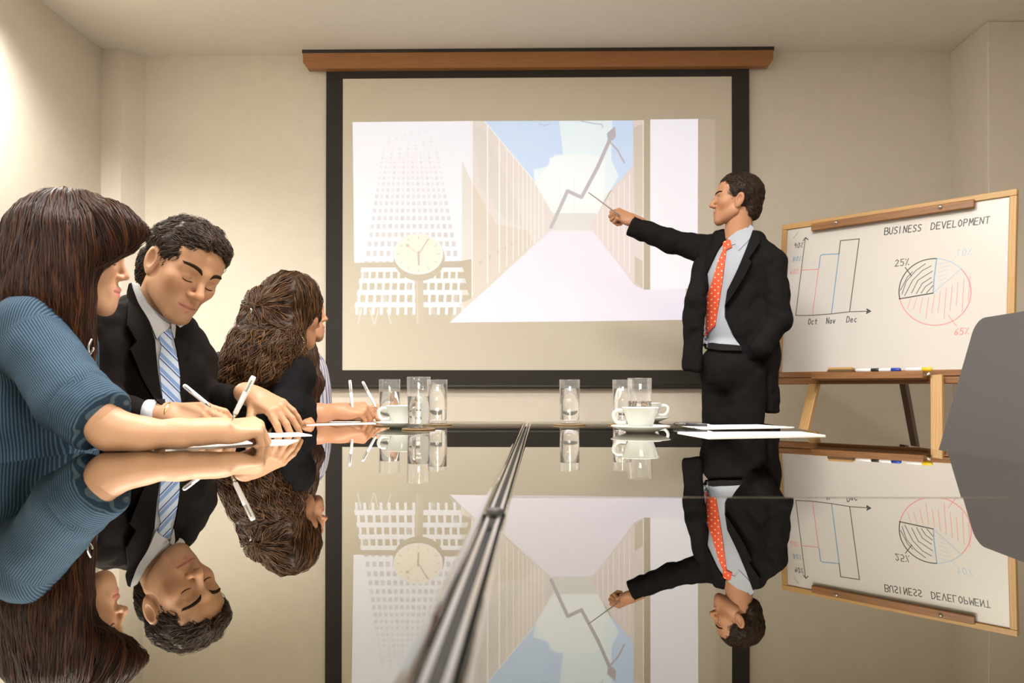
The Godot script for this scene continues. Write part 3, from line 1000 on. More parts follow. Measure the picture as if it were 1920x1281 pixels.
class Field:
	var prims: Array[Prim] = []
	var noise: FastNoiseLite
	var amp := 0.0
	var stretch := Vector3.ONE
	var extra: Callable

	func cap(a: Vector3, b: Vector3, ra: float, rb: float, k := 0.01, op := 0) -> Field:
		var q := Prim.new()
		q.a = a
		q.ba = b - a
		q.il = 1.0 / maxf(q.ba.length_squared(), 1e-9)
		q.ra = ra
		q.dr = rb - ra
		q.k = k
		q.op = op
		var m := Vector3.ONE * maxf(ra, rb)
		q.lo = a.min(b) - m
		q.hi = a.max(b) + m
		prims.append(q)
		return self

	func ball(c: Vector3, r: Vector3, k := 0.01, op := 0, basis := Basis()) -> Field:
		var q := Prim.new()
		q.kind = 1
		q.inv = Transform3D(basis, c).affine_inverse()
		q.r = r
		q.k = k
		q.op = op
		var m := Vector3.ONE * maxf(r.x, maxf(r.y, r.z))
		q.lo = c - m
		q.hi = c + m
		prims.append(q)
		return self

	func box(c: Vector3, r: Vector3, e: float, k := 0.01, op := 0, basis := Basis()) -> Field:
		var q := Prim.new()
		q.kind = 2
		q.inv = Transform3D(basis, c).affine_inverse()
		q.r = r - Vector3.ONE * e
		q.e = e
		q.k = k
		q.op = op
		var m := Vector3.ONE * r.length()
		q.lo = c - m
		q.hi = c + m
		prims.append(q)
		return self

	func chain(pts: Array, radii: Array, k := 0.01, op := 0) -> Field:
		for i in pts.size() - 1:
			cap(pts[i], pts[i + 1], radii[i], radii[i + 1], k, op)
		return self

	func value(list: Array[Prim], p: Vector3) -> float:
		var v := 1000.0
		for q in list:
			var e := q.d(p)
			var k := q.k
			if q.op == 0:
				var h := maxf(k - absf(v - e), 0.0)
				v = minf(v, e) - h * h / (4.0 * k)
			else:
				e = -e
				var h := maxf(k - absf(v - e), 0.0)
				v = maxf(v, e) + h * h / (4.0 * k)
		if amp > 0.0 and absf(v) < 0.06:
			v += amp * noise.get_noise_3dv(p * stretch)
		if extra.is_valid() and absf(v) < 0.06:
			v += extra.call(p)
		return v

	func at(p: Vector3) -> float:
		return value(prims, p)

	# where a straight line from o along dir first meets the surface; INF when it misses
	func hit(o: Vector3, dir: Vector3, from := 0.3, to := 5.0) -> float:
		var t := from
		for i in 160:
			var v := at(o + dir * t)
			if v < 0.0006:
				return t
			t += maxf(v * 0.75, 0.0006)
			if t > to:
				break
		return INF

class Soft:
	var v := PackedVector3Array()
	var n := PackedVector3Array()
	var c := PackedColorArray()
	var uv := PackedVector2Array()
	var id := PackedInt32Array()

	func add(f: Field, cell: float, paint, xf := Transform3D(), lay = null) -> Soft:
		var lo := Vector3.ONE * 1e9
		var hi := -lo
		for q in f.prims:
			if q.op == 0:
				lo = lo.min(q.lo)
				hi = hi.max(q.hi)
		lo -= Vector3.ONE * (cell * 3.0 + f.amp)
		hi += Vector3.ONE * (cell * 3.0 + f.amp)
		var B := 6
		var nb := Vector3i(((hi - lo) / (cell * B)).ceil())
		var nx := nb.x * B + 1
		var ny := nb.y * B + 1
		var nz := nb.z * B + 1
		var g := PackedFloat32Array()
		g.resize(nx * ny * nz)
		g.fill(1.0)
		var R := cell * B * 0.5 * 1.7321
		var active := []
		for bz in nb.z:
			for by in nb.y:
				for bx in nb.x:
					var ctr := lo + Vector3(bx + 0.5, by + 0.5, bz + 0.5) * cell * B
					var ds := PackedFloat32Array()
					var dm := 1e9
					for q in f.prims:
						var e := q.d(ctr)
						ds.append(e)
						if q.op == 0:
							dm = minf(dm, e)
					if dm > R * 1.35 + f.amp + 0.012:
						continue
					var list: Array[Prim] = []
					for i in f.prims.size():
						var q := f.prims[i]
						if q.op == 0:
							if ds[i] < dm + 2.2 * R + q.k + 0.005:
								list.append(q)
						elif ds[i] < R * 1.3 + q.k + 0.01:
							list.append(q)
					var vc := f.value(list, ctr)
					if vc < -(R * 1.5 + f.amp + 0.004):
						for z in range(bz * B, bz * B + B + 1):
							for y in range(by * B, by * B + B + 1):
								for x in range(bx * B, bx * B + B + 1):
									g[x + nx * (y + ny * z)] = -1.0
						continue
					active.append([Vector3i(bx, by, bz), list])
		for blk in active:
			var b: Vector3i = blk[0]
			var list: Array[Prim] = blk[1]
			for z in range(b.z * B, b.z * B + B + 1):
				for y in range(b.y * B, b.y * B + B + 1):
					var at_ := nx * (y + ny * z)
					for x in range(b.x * B, b.x * B + B + 1):
						g[x + at_] = f.value(list, lo + Vector3(x, y, z) * cell)
		var ids := PackedInt32Array()
		ids.resize(nx * ny * nz)
		ids.fill(-1)
		var cells := PackedInt32Array()
		var sy := nx
		var sz := nx * ny
		var turn := xf.basis.orthonormalized()
		for blk in active:
			var b: Vector3i = blk[0]
			for z in range(b.z * B, b.z * B + B):
				for y in range(b.y * B, b.y * B + B):
					for x in range(b.x * B, b.x * B + B):
						var o := x + sy * y + sz * z
						var g0 := g[o]
						var g1 := g[o + 1]
						var g2 := g[o + sy]
						var g3 := g[o + sy + 1]
						var g4 := g[o + sz]
						var g5 := g[o + sz + 1]
						var g6 := g[o + sz + sy]
						var g7 := g[o + sz + sy + 1]
						var m := int(g0 < 0.0) + int(g1 < 0.0) + int(g2 < 0.0) + int(g3 < 0.0) + int(g4 < 0.0) + int(g5 < 0.0) + int(g6 < 0.0) + int(g7 < 0.0)
						if m == 0 or m == 8:
							continue
						var s := Vector3.ZERO
						var k := 0
						if (g0 < 0.0) != (g1 < 0.0):
							s += Vector3(g0 / (g0 - g1), 0, 0); k += 1
						if (g2 < 0.0) != (g3 < 0.0):
							s += Vector3(g2 / (g2 - g3), 1, 0); k += 1
						if (g4 < 0.0) != (g5 < 0.0):
							s += Vector3(g4 / (g4 - g5), 0, 1); k += 1
						if (g6 < 0.0) != (g7 < 0.0):
							s += Vector3(g6 / (g6 - g7), 1, 1); k += 1
						if (g0 < 0.0) != (g2 < 0.0):
							s += Vector3(0, g0 / (g0 - g2), 0); k += 1
						if (g1 < 0.0) != (g3 < 0.0):
							s += Vector3(1, g1 / (g1 - g3), 0); k += 1
						if (g4 < 0.0) != (g6 < 0.0):
							s += Vector3(0, g4 / (g4 - g6), 1); k += 1
						if (g5 < 0.0) != (g7 < 0.0):
							s += Vector3(1, g5 / (g5 - g7), 1); k += 1
						if (g0 < 0.0) != (g4 < 0.0):
							s += Vector3(0, 0, g0 / (g0 - g4)); k += 1
						if (g1 < 0.0) != (g5 < 0.0):
							s += Vector3(1, 0, g1 / (g1 - g5)); k += 1
						if (g2 < 0.0) != (g6 < 0.0):
							s += Vector3(0, 1, g2 / (g2 - g6)); k += 1
						if (g3 < 0.0) != (g7 < 0.0):
							s += Vector3(1, 1, g3 / (g3 - g7)); k += 1
						var p := lo + (Vector3(x, y, z) + s / k) * cell
						var nn := Vector3(g1 + g3 + g5 + g7 - g0 - g2 - g4 - g6, g2 + g3 + g6 + g7 - g0 - g1 - g4 - g5, g4 + g5 + g6 + g7 - g0 - g1 - g2 - g3).normalized()
						ids[o] = v.size()
						cells.append(o)
						v.append(xf * p)
						n.append(turn * nn)
						c.append(paint.call(p, nn) if paint != null else Color.WHITE)
						uv.append(lay.call(p, nn) if lay != null else Vector2.ZERO)
		for o in cells:
			var s0 := g[o] < 0.0
			if s0 != (g[o + 1] < 0.0):
				face(ids[o], ids[o - sy], ids[o - sy - sz], ids[o - sz], s0)
			if s0 != (g[o + sy] < 0.0):
				face(ids[o], ids[o - sz], ids[o - sz - 1], ids[o - 1], s0)
			if s0 != (g[o + sz] < 0.0):
				face(ids[o], ids[o - 1], ids[o - 1 - sy], ids[o - sy], s0)
		return self

	func face(a: int, b: int, d: int, e: int, out: bool) -> void:
		if a < 0 or b < 0 or d < 0 or e < 0:
			return
		if out:
			id.append_array(PackedInt32Array([a, e, d, a, d, b]))
		else:
			id.append_array(PackedInt32Array([a, b, d, a, d, e]))

	func join(other: Soft) -> Soft:
		var k := v.size()
		v.append_array(other.v)
		n.append_array(other.n)
		c.append_array(other.c)
		uv.append_array(other.uv)
		for i in other.id:
			id.append(i + k)
		return self

	func mesh(base := Vector3.ZERO) -> ArrayMesh:
		var a := []
		a.resize(Mesh.ARRAY_MAX)
		var w := PackedVector3Array()
		for p in v:
			w.append(p - base)
		a[Mesh.ARRAY_VERTEX] = w
		a[Mesh.ARRAY_NORMAL] = n
		a[Mesh.ARRAY_COLOR] = c
		a[Mesh.ARRAY_TEX_UV] = uv
		a[Mesh.ARRAY_INDEX] = id
		var m := ArrayMesh.new()
		m.add_surface_from_arrays(Mesh.PRIMITIVE_TRIANGLES, a)
		return m

func fold_noise(freq: float, seed_: int, octaves := 2) -> FastNoiseLite:
	var n := FastNoiseLite.new()
	n.noise_type = FastNoiseLite.TYPE_SIMPLEX_SMOOTH
	n.frequency = freq
	n.seed = seed_
	n.fractal_octaves = octaves
	return n

# A sheet of cloth of the given thickness laid on a field: the outline is seen from EYE, its distance comes from the surface below it.
func drape(f: Field, outline: Array, thick: float, step := 5.0, lift := 0.0, fallback := 0.0) -> ArrayMesh:
	var poly := PackedVector2Array()
	for i in range(0, outline.size(), 2):
		poly.append(Vector2(outline[i], outline[i + 1]))
	var lo := poly[0]
	var hi := poly[0]
	for p in poly:
		lo = lo.min(p)
		hi = hi.max(p)
	# points: the outline itself, cut into short steps, and a grid inside it
	var rim := PackedVector2Array()
	for i in poly.size():
		var a := poly[i]
		var b := poly[(i + 1) % poly.size()]
		var n := maxi(1, int(a.distance_to(b) / step))
		for k in n:
			rim.append(a.lerp(b, float(k) / n))
	var all := rim.duplicate()
	var y := lo.y + step * 0.5
	while y < hi.y:
		var x := lo.x + step * 0.5
		while x < hi.x:
			var q := Vector2(x, y)
			if Geometry2D.is_point_in_polygon(q, poly):
				var near := 1e9
				for r in rim:
					near = minf(near, r.distance_squared_to(q))
				if near > step * step * 0.2:
					all.append(q)
			x += step
		y += step
	var ids := Geometry2D.triangulate_delaunay(all)
	var front := []
	var back := []
	var last := fallback
	var ts := []
	for q in all:
		var dir := ray(q.x, q.y)
		ts.append(f.hit(EYE, dir, 0.6, 5.0))
	for i in all.size():
		if ts[i] == INF:
			var best := 1e9
			var tt := fallback
			for j in all.size():
				if ts[j] != INF and all[j].distance_squared_to(all[i]) < best:
					best = all[j].distance_squared_to(all[i])
					tt = ts[j]
			ts[i] = -tt
	for i in all.size():
		var dir := ray(all[i].x, all[i].y)
		var p := EYE + dir * absf(ts[i])
		var g := -dir.normalized()
		if ts[i] > 0:
			var h := 0.002
			g = Vector3(f.at(p + Vector3(h, 0, 0)) - f.at(p - Vector3(h, 0, 0)), f.at(p + Vector3(0, h, 0)) - f.at(p - Vector3(0, h, 0)), f.at(p + Vector3(0, 0, h)) - f.at(p - Vector3(0, 0, h))).normalized()
			g = (g - dir.normalized()).normalized()
		front.append(p + g * (lift + thick))
		back.append(p + g * (lift - 0.002))
	var st := begin()
	for i in range(0, ids.size(), 3):
		var a := ids[i]
		var b := ids[i + 1]
		var c := ids[i + 2]
		var mid := (all[a] + all[b] + all[c]) / 3.0
		if not Geometry2D.is_point_in_polygon(mid, poly):
			continue
		if (all[b] - all[a]).cross(all[c] - all[a]) < 0.0:
			var s := b
			b = c
			c = s
		st.set_smooth_group(0)
		for k in [a, b, c]:
			st.set_uv(all[k] / 100.0)
			st.add_vertex(front[k])
	st.set_smooth_group(-1)
	for i in rim.size():
		var j := (i + 1) % rim.size()
		var q := [front[i], back[i], back[j], front[j]]
		if Geometry2D.is_polygon_clockwise(poly):
			q.reverse()
		for k in [0, 1, 2, 0, 2, 3]:
			st.set_uv(all[i] / 100.0)
			st.add_vertex(q[k])
	return done(st)

# ------------------------------------------------------------------ people
# Head: +y up, +z the way the face looks, +x the person's left; metres.
func head_field(male := true, smile := 0.0) -> Field:
	var f := Field.new()
	var w := 1.0 if male else 0.94
	f.ball(Vector3(0, 0.036, -0.014), Vector3(0.075 * w, 0.084, 0.096), 0.01)
	f.ball(Vector3(0, -0.018, 0.036), Vector3(0.061 * w, 0.082, 0.055), 0.035)
	f.ball(Vector3(0, 0.055, 0.052), Vector3(0.055 * w, 0.04, 0.036), 0.03)
	for s in [-1.0, 1.0]:
		f.cap(Vector3(s * 0.053 * w, -0.055, 0.006), Vector3(s * 0.017, -0.096, 0.07), 0.019 if male else 0.016, 0.016, 0.035)
		f.ball(Vector3(s * 0.042 * w, -0.016, 0.058), Vector3(0.021, 0.019, 0.02), 0.025)
		f.cap(Vector3(0, 0.021, 0.087), Vector3(s * 0.046 * w, 0.022, 0.066), 0.0095 if male else 0.007, 0.008, 0.018)
	f.ball(Vector3(0, -0.099, 0.073), Vector3(0.02, 0.0145, 0.014) if male else Vector3(0.016, 0.014, 0.013), 0.02)
	f.ball(Vector3(0, -0.066, 0.080), Vector3(0.027, 0.022, 0.014), 0.02)
	# eye hollows, then the lidded eyes
	for s in [-1.0, 1.0]:
		f.ball(Vector3(s * 0.032, 0.005, 0.097), Vector3(0.0175, 0.012, 0.016), 0.014, 1)
	for s in [-1.0, 1.0]:
		f.ball(Vector3(s * 0.0315, 0.003, 0.0705), Vector3(0.0165, 0.0145, 0.0155), 0.004)
	# nose
	f.cap(Vector3(0, 0.014, 0.087), Vector3(0, -0.026, 0.1115 if male else 0.1045), 0.0075 if male else 0.0065, 0.0105 if male else 0.0075, 0.011)
	f.ball(Vector3(0, -0.030, 0.1125 if male else 0.1055), Vector3(0.0112, 0.0095, 0.0108) if male else Vector3(0.008, 0.0075, 0.0085), 0.006)
	for s in [-1.0, 1.0]:
		f.ball(Vector3(s * (0.0135 if male else 0.0105), -0.0335, 0.0985 if male else 0.0955), Vector3(0.008, 0.008, 0.0105) * (1.0 if male else 0.8), 0.007)
		f.ball(Vector3(s * 0.0060, -0.0405, 0.1035 if male else 0.0985), Vector3(0.0035, 0.003, 0.005), 0.003, 1)
	# lips
	var c := 0.0015 + 0.004 * smile
	for s in [-1.0, 1.0]:
		f.cap(Vector3(0, -0.0595, 0.0945), Vector3(s * 0.023, -0.0655 + c, 0.083), 0.005, 0.003, 0.005)
		f.cap(Vector3(0, -0.0725, 0.0925), Vector3(s * 0.021, -0.067 + c, 0.083), 0.0058, 0.003, 0.005)
		f.cap(Vector3(0, -0.0662, 0.1015), Vector3(s * 0.024, -0.0665 + c, 0.088), 0.0016, 0.0012, 0.003, 1)
		# ears
		var b := Basis(Vector3.UP, s * -0.35) * Basis(Vector3.RIGHT, -0.2)
		f.ball(Vector3(s * 0.078 * w, -0.004, -0.008), Vector3(0.0095, 0.034, 0.020), 0.004, 0, b)
		f.ball(Vector3(s * 0.076 * w, -0.031, 0.0), Vector3(0.006, 0.011, 0.009), 0.008)
		f.ball(Vector3(s * 0.0905 * w, -0.001, -0.002), Vector3(0.0150, 0.0235, 0.0125), 0.002, 1, b)
	return f

func face_paint(skin: Color, lips: Color, brow: Color, male: bool, stubble := 0.0, open := false) -> Callable:
	return func(p: Vector3, n: Vector3) -> Color:
		var c := skin
		var ax := absf(p.x)
		if p.z > 0.03:
			# cheeks, nose and ears a little redder
			var red := exp(-(Vector2(ax - 0.042, p.y + 0.025).length_squared()) / 0.0006) * 0.35 + exp(-(Vector2(ax, p.y + 0.03).length_squared()) / 0.0003) * 0.3
			c = c.lerp(Color(skin.r * 1.04, skin.g * 0.80, skin.b * 0.74), red)
			if male and stubble > 0.0:
				var jaw := smoothstep(-0.036, -0.056, p.y) * smoothstep(0.085, 0.05, ax) 
				c = c.lerp(Color(skin.r * 0.62, skin.g * 0.62, skin.b * 0.68), jaw * stubble)
			if p.z > 0.074 and ax < 0.028:
				var t := clampf((0.0255 - ax) / 0.02, 0.0, 1.0)
				var up_ := -0.0565 + 0.001 * t
				var low_ := -0.0655 - 0.0115 * sqrt(t)
				var w := smoothstep(up_ + 0.0012, up_ - 0.0012, p.y) * smoothstep(low_ - 0.0012, low_ + 0.0012, p.y) * smoothstep(0.0265, 0.023, ax)
				c = c.lerp(lips, w)
				c = c.lerp(lips * 0.4, smoothstep(0.0022, 0.0006, absf(p.y + 0.0662)) * smoothstep(0.0265, 0.023, ax) * 0.8)
			# eyes
			var ex := (ax - 0.0315) / 0.0135
			if absf(ex) < 1.0 and p.z > 0.066:
				var arch := sqrt(1.0 - ex * ex)
				if open:
					var top := 0.003 + 0.0052 * arch
					var low := 0.003 - 0.0042 * arch
					if p.y < top and p.y > low:
						c = Color(0.62, 0.58, 0.54)
						if absf(ax - 0.0315) < 0.0055:
							c = Color(0.035, 0.02, 0.012)
					if absf(p.y - top) < 0.0016:
						c = brow * 0.6
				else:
					c = c.lerp(skin * 0.75, smoothstep(0.0022, 0.0004, absf(p.y - (0.0095 + 0.002 * arch))) * 0.7)  # lid crease: its shade is put into the skin colour
		return Color(c.r, c.g, c.b, 1.0)

# Brows of short fine hairs and a line of lashes, laid on the face itself.
func brows(t: Node3D, base: Vector3, f: Field, xf: Transform3D, m: Material, thick: float, lashes := true) -> void:
	var on := func(x: float, y: float) -> Vector3:
		return Vector3(x, y, 0.15 - f.hit(Vector3(x, y, 0.15), Vector3(0, 0, -1), 0.005, 0.2))
	for s in [-1.0, 1.0]:
		var st := begin()
		for i in 30:
			var k := i / 29.0
			var x := lerpf(0.0125, 0.053, k)
			var y := 0.0255 + 0.0065 * sin(pow(k, 0.8) * 2.4)
			var h := thick * (1.15 - 0.75 * k)
			var a: Vector3 = on.call(s * x, y - h * 0.6)
			var b: Vector3 = on.call(s * (x + 0.0045), y + h * 0.6)
			var o := Vector3(0, 0, 0.0006)
			tube_into(st, [xf * (a + o) - base, xf * ((a + b) * 0.5 + o * 2.5) - base, xf * (b + o) - base], [0.0011, 0.0013, 0.0004], 5)
		obj("eyebrow", done(st), m, t)
		if lashes:
			var pts := []
			for i in 9:
				var ex := lerpf(-0.95, 0.95, i / 8.0)
				var p: Vector3 = on.call(s * (0.0315 + ex * 0.0135), -0.0028 - 0.0045 * sqrt(1.0 - ex * ex))
				pts.append(xf * (p + Vector3(0, -0.0003, 0.0006)) - base)
			obj("eyelash", tube(pts, [0.0005, 0.0011, 0.0012, 0.0012, 0.0012, 0.0012, 0.0012, 0.0011, 0.0005], 5), m, t)

func head_at(b: Basis, local: Vector3, x: float, y: float, d: float) -> Transform3D:
	return Transform3D(b, at(x, y, d) - b * local)

func plain(c: Color) -> Callable:
	return func(_p: Vector3, _n: Vector3) -> Color: return c

# Locks that follow a field: each starts on its surface and runs along flow(p), held at a small height above it.
func locks(f: Field, roots: Soft, count: int, length: float, radius: float, flow: Callable, seed_: int, cols: Array, lift := 0.002, wave := 0.0, steps := 8, xf := Transform3D(), accept = null, straight_above := 1e9, jitter := 0.0) -> Soft:
	var rng := RandomNumberGenerator.new()
	rng.seed = seed_
	var inv := xf.affine_inverse()
	var out := Soft.new()
	var tries := 0
	var made := 0
	while made < count and tries < count * 6:
		tries += 1
		var p: Vector3 = inv * roots.v[rng.randi() % roots.v.size()]
		if accept != null and not accept.call(p):
			continue
		made += 1
		var ln := length * rng.randf_range(0.6, 1.25)
		var rr := radius * rng.randf_range(0.6, 1.3)
		var col: Color = cols[rng.randi() % cols.size()]
		col = col.lerp(cols[rng.randi() % cols.size()], rng.randf() * 0.6)
		var ph := rng.randf() * TAU
		var up := lift * rng.randf_range(0.2, 1.6)
		var jit := Vector3(rng.randf_range(-1, 1), rng.randf_range(-1, 1), rng.randf_range(-1, 1)) * jitter
		var pts := []
		var h := 0.003
		for i in steps + 1:
			var v := f.at(p)
			var g := Vector3(f.at(p + Vector3(h, 0, 0)) - v, f.at(p + Vector3(0, h, 0)) - v, f.at(p + Vector3(0, 0, h)) - v).normalized()
			p -= g * (v - up * (0.3 + 0.7 * sin(PI * i / steps)))
			pts.append([p, g])
			var d: Vector3 = flow.call(p) + jit
			if wave > 0.0:
				var s := d.cross(g).normalized()
				d = (d + s * wave * clampf((straight_above - p.y) / 0.06, 0.0, 1.0) * sin(ph + i * 1.05)).normalized()
			d = (d - g * d.dot(g) * 0.9).normalized()
			p += d * ln / steps
		var base := out.v.size()
		var seg := 5
		for i in steps + 1:
			var t: Vector3 = (pts[mini(i + 1, steps)][0] - pts[maxi(i - 1, 0)][0]).normalized()
			var g: Vector3 = pts[i][1]
			var s := t.cross(g).normalized()
			g = s.cross(t)
			var r := rr * (0.25 + 0.75 * sin(PI * pow((i + 0.4) / (steps + 0.8), 0.75)))
			for k in seg:
				var a := TAU * k / seg
				var o := s * cos(a) + g * sin(a) * 0.5
				out.v.append(xf * (pts[i][0] + o * r))
				out.n.append((xf.basis * (s * cos(a) * 0.5 + g * sin(a)).normalized()).normalized())
				out.c.append(col)
				out.uv.append(Vector2.ZERO)
		for i in steps:
			for k in seg:
				var a := base + i * seg + k
				var b := base + i * seg + (k + 1) % seg
				out.id.append_array(PackedInt32Array([a, b, b + seg, a, b + seg, a + seg]))
	return out

# Hand: wrist at the origin, +y towards the fingers, back of the hand +z; the thumb on +x (side 1) or -x (side -1).
func hand(f: Field, xf: Transform3D, side: float, curls: Array, thumb: Array, spread := 0.06, s := 1.0) -> Array:
	var tips := []
	var bases := [0.027, 0.009, -0.010, -0.028]
	var top := [0.089, 0.094, 0.090, 0.080]
	var lens := [[0.043, 0.026, 0.021], [0.047, 0.030, 0.022], [0.043, 0.028, 0.021], [0.034, 0.021, 0.019]]
	var rad := [0.0098, 0.0100, 0.0095, 0.0083]
	var q := func(v: Vector3) -> Vector3: return xf * (Vector3(v.x * side, v.y, v.z) * s)
	f.cap(q.call(Vector3(0.008, -0.03, 0)), q.call(Vector3(0.008, 0.02, 0)), 0.023 * s, 0.022 * s, 0.015)
	f.cap(q.call(Vector3(-0.008, -0.03, 0)), q.call(Vector3(-0.010, 0.02, 0)), 0.021 * s, 0.021 * s, 0.015)
	for i in 4:
		var b := Vector3(bases[i], top[i], 0.0)
		f.cap(q.call(Vector3(bases[i] * 0.6, 0.012, 0)), q.call(b), 0.0155 * s, rad[i] * 1.22 * s, 0.010)
		var p := b
		var ang := 0.0
		var sp: float = (1.5 - i) * spread
		for j in 3:
			ang += curls[i][j]
			var d := Vector3(sin(sp) * cos(ang), cos(sp) * cos(ang), -sin(ang))
			var e: Vector3 = p + d * lens[i][j]
			f.cap(q.call(p), q.call(e), rad[i] * (1.06 - 0.11 * j) * s, rad[i] * (0.96 - 0.12 * j) * s, 0.0028 if j > 0 else 0.005)
			p = e
		tips.append(q.call(p))
	f.ball(q.call(Vector3(0.021, 0.036, -0.012)), Vector3(0.017, 0.028, 0.014) * s, 0.012, 0, xf.basis.orthonormalized())
	f.ball(q.call(Vector3(-0.024, 0.034, -0.008)), Vector3(0.013, 0.03, 0.013) * s, 0.012, 0, xf.basis.orthonormalized())
	var p := Vector3(0.024, 0.026, -0.008)
	for j in thumb.size():
		var e: Vector3 = p + Vector3(thumb[j][0], thumb[j][1], thumb[j][2]).normalized() * [0.042, 0.033, 0.027][j]
		f.cap(q.call(p), q.call(e), [0.0135, 0.0115, 0.0105][j] * s, [0.0115, 0.0105, 0.0085][j] * s, 0.006 if j == 0 else 0.003)
		p = e
	tips.append(q.call(p))
	return tips

func aim(o: Vector3, y: Vector3, z: Vector3) -> Transform3D:
	# frame at o whose y runs along y and whose z lies nearest z
	y = y.normalized()
	var x := y.cross(z).normalized()
	return Transform3D(Basis(x, y, x.cross(y)), o)

func skin_mat() -> StandardMaterial3D:
	var m := mat(Color.WHITE, 0.48, 0.0, 0.4)
	m.vertex_color_use_as_albedo = true
	return m

func hair_mat(rough := 0.38) -> StandardMaterial3D:
	var m := mat(Color.WHITE, rough + 0.1, 0.0, 0.3)
	m.vertex_color_use_as_albedo = true
	return m

func cloth(c: Color, spread: float, tile: float, seed_: int, rough := 0.85, bump := 1.5) -> StandardMaterial3D:
	var m := grainy(c, spread, rough, tile, 0.15, seed_, bump)
	m.metallic_specular = 0.14
	return m

func turned(y: float, p: float, r: float) -> Basis:
	return Basis(Vector3.UP, deg_to_rad(y)) * Basis(Vector3.RIGHT, deg_to_rad(p)) * Basis(Vector3.BACK, deg_to_rad(r))

func short_hair(xf: Transform3D, quiff: float, seed_: int, cols: Array, tousle: float, brow_high: float, front := 0.03) -> Soft:
	var f := Field.new()
	f.ball(Vector3(0, 0.042, -0.018), Vector3(0.0825, 0.0895, 0.104), 0.01)
	f.ball(Vector3(0, 0.080, front), Vector3(0.060, 0.032 + quiff, 0.060), 0.03)
	f.ball(Vector3(0, -0.03, -0.07), Vector3(0.06, 0.06, 0.045), 0.03)
	f.ball(Vector3(0, -0.036, 0.100), Vector3(0.105, brow_high, 0.076), 0.008, 1)
	f.box(Vector3(0, -0.185, 0), Vector3(0.2, 0.1, 0.2), 0.01, 0.02, 1)
	for s in [-1.0, 1.0]:
		f.ball(Vector3(s * 0.090, -0.016, -0.010), Vector3(0.024, 0.042, 0.028), 0.006, 1)
	f.noise = fold_noise(34.0 - 26.0 * tousle, seed_, 3)
	f.amp = 0.004 + 0.010 * tousle
	var out := Soft.new().add(f, 0.0035, plain(cols[0]), xf)
	var flow := func(p: Vector3) -> Vector3:
		if p.z > 0.0 and p.y > 0.06:
			return Vector3(0.35, 0.25 * tousle, 0.8)
		return Vector3(p.x * 0.5, -0.8, -0.55)
	var clear := func(p: Vector3) -> bool:
		return not (absf(p.x) > 0.062 and p.y < 0.045 and p.z < 0.03 and p.z > -0.045)
	out.join(locks(f, out, 4200, 0.030 + 0.016 * tousle, 0.0010, flow, seed_ + 3, cols, 0.003 + 0.003 * tousle, 0.08, 5, xf, clear, 1e9, 0.15 + 0.35 * tousle))
	return out

func seated_lower(f: Field, hipc: Vector3, fwd: Vector3, side: Vector3, r := 0.08) -> void:
	# thighs along the seat, shins down to the floor
	f.ball(hipc, Vector3(0.17, 0.11, 0.13), 0.05, 0, Basis(side, Vector3.UP, fwd))
	for s in [-1.0, 1.0]:
		var hip: Vector3 = hipc + side * s * 0.085
		var knee: Vector3 = hip + fwd * 0.40 + side * s * 0.03
		knee.y = 0.50
		var ankle := knee + fwd * 0.03
		ankle.y = 0.09
		f.chain([hip, knee, ankle], [r, r * 0.72, r * 0.5], 0.03)
		f.cap(ankle + Vector3(0, -0.05, 0), ankle + fwd * 0.15 + Vector3(0, -0.06, 0), 0.038, 0.03, 0.02)

func put(t: Node3D, called: String, f: Field, o: Array, m: Material, thick: float, lift: float, lab := "") -> void:
	var x := obj(called, drape(f, o, thick, 5.0, lift, 2.5), m, t)
	x.position = -t.position
	if lab:
		x.set_meta("label", lab)

func people() -> void:
	# each figure is worked out in a thread of its own; its node joins the scene when all are done
	var makers := [presenter, suited_man, denim_woman, woman_in_black, far_woman]
	var nodes := []
	var threads := []
	for m in makers:
		var t := Node3D.new()
		nodes.append(t)
		var th := Thread.new()
		th.start(m.bind(t))
		threads.append(th)
	for i in makers.size():
		threads[i].wait_to_finish()
		nodes[i].name = numbered("person")
		add_child(nodes[i])
	held_things()

func held_things() -> void:
	pen_between("white pen in the suited man's near hand", at(396, 764, 1.78), at(345, 723, 1.80), M.plastic_white)
	pen_between("white pen in the denim-shirted woman's hand", at(434, 790, 1.47), at(476, 706, 1.47), M.plastic_white)
	pen_between("white pen in the hand of the woman in black", at(662, 780, 2.56), at(656, 713, 2.57), M.plastic_white)
	pen_between("white pen in the hand of the far corner woman", at(708, 770, 2.68), at(680, 716, 2.70), M.plastic_white)
	# pointer held in the fist
	var tip := at(1105, 362, 3.68)
	var tail := at(1163, 405, 3.62)
	var pt := thing("pointer_stick", "thin pointer stick held in the presenter's fist against the screen", "pointer", tail)
	obj("rod", tube([Vector3.ZERO, tip - tail], [0.0035, 0.002], 8), mat(lin(0.25, 0.2, 0.2), 0.3), pt)
	obj("tip", tube([tip - tail, (tip - tail) * 1.03], [0.0026, 0.0018], 8), M.chrome, pt)

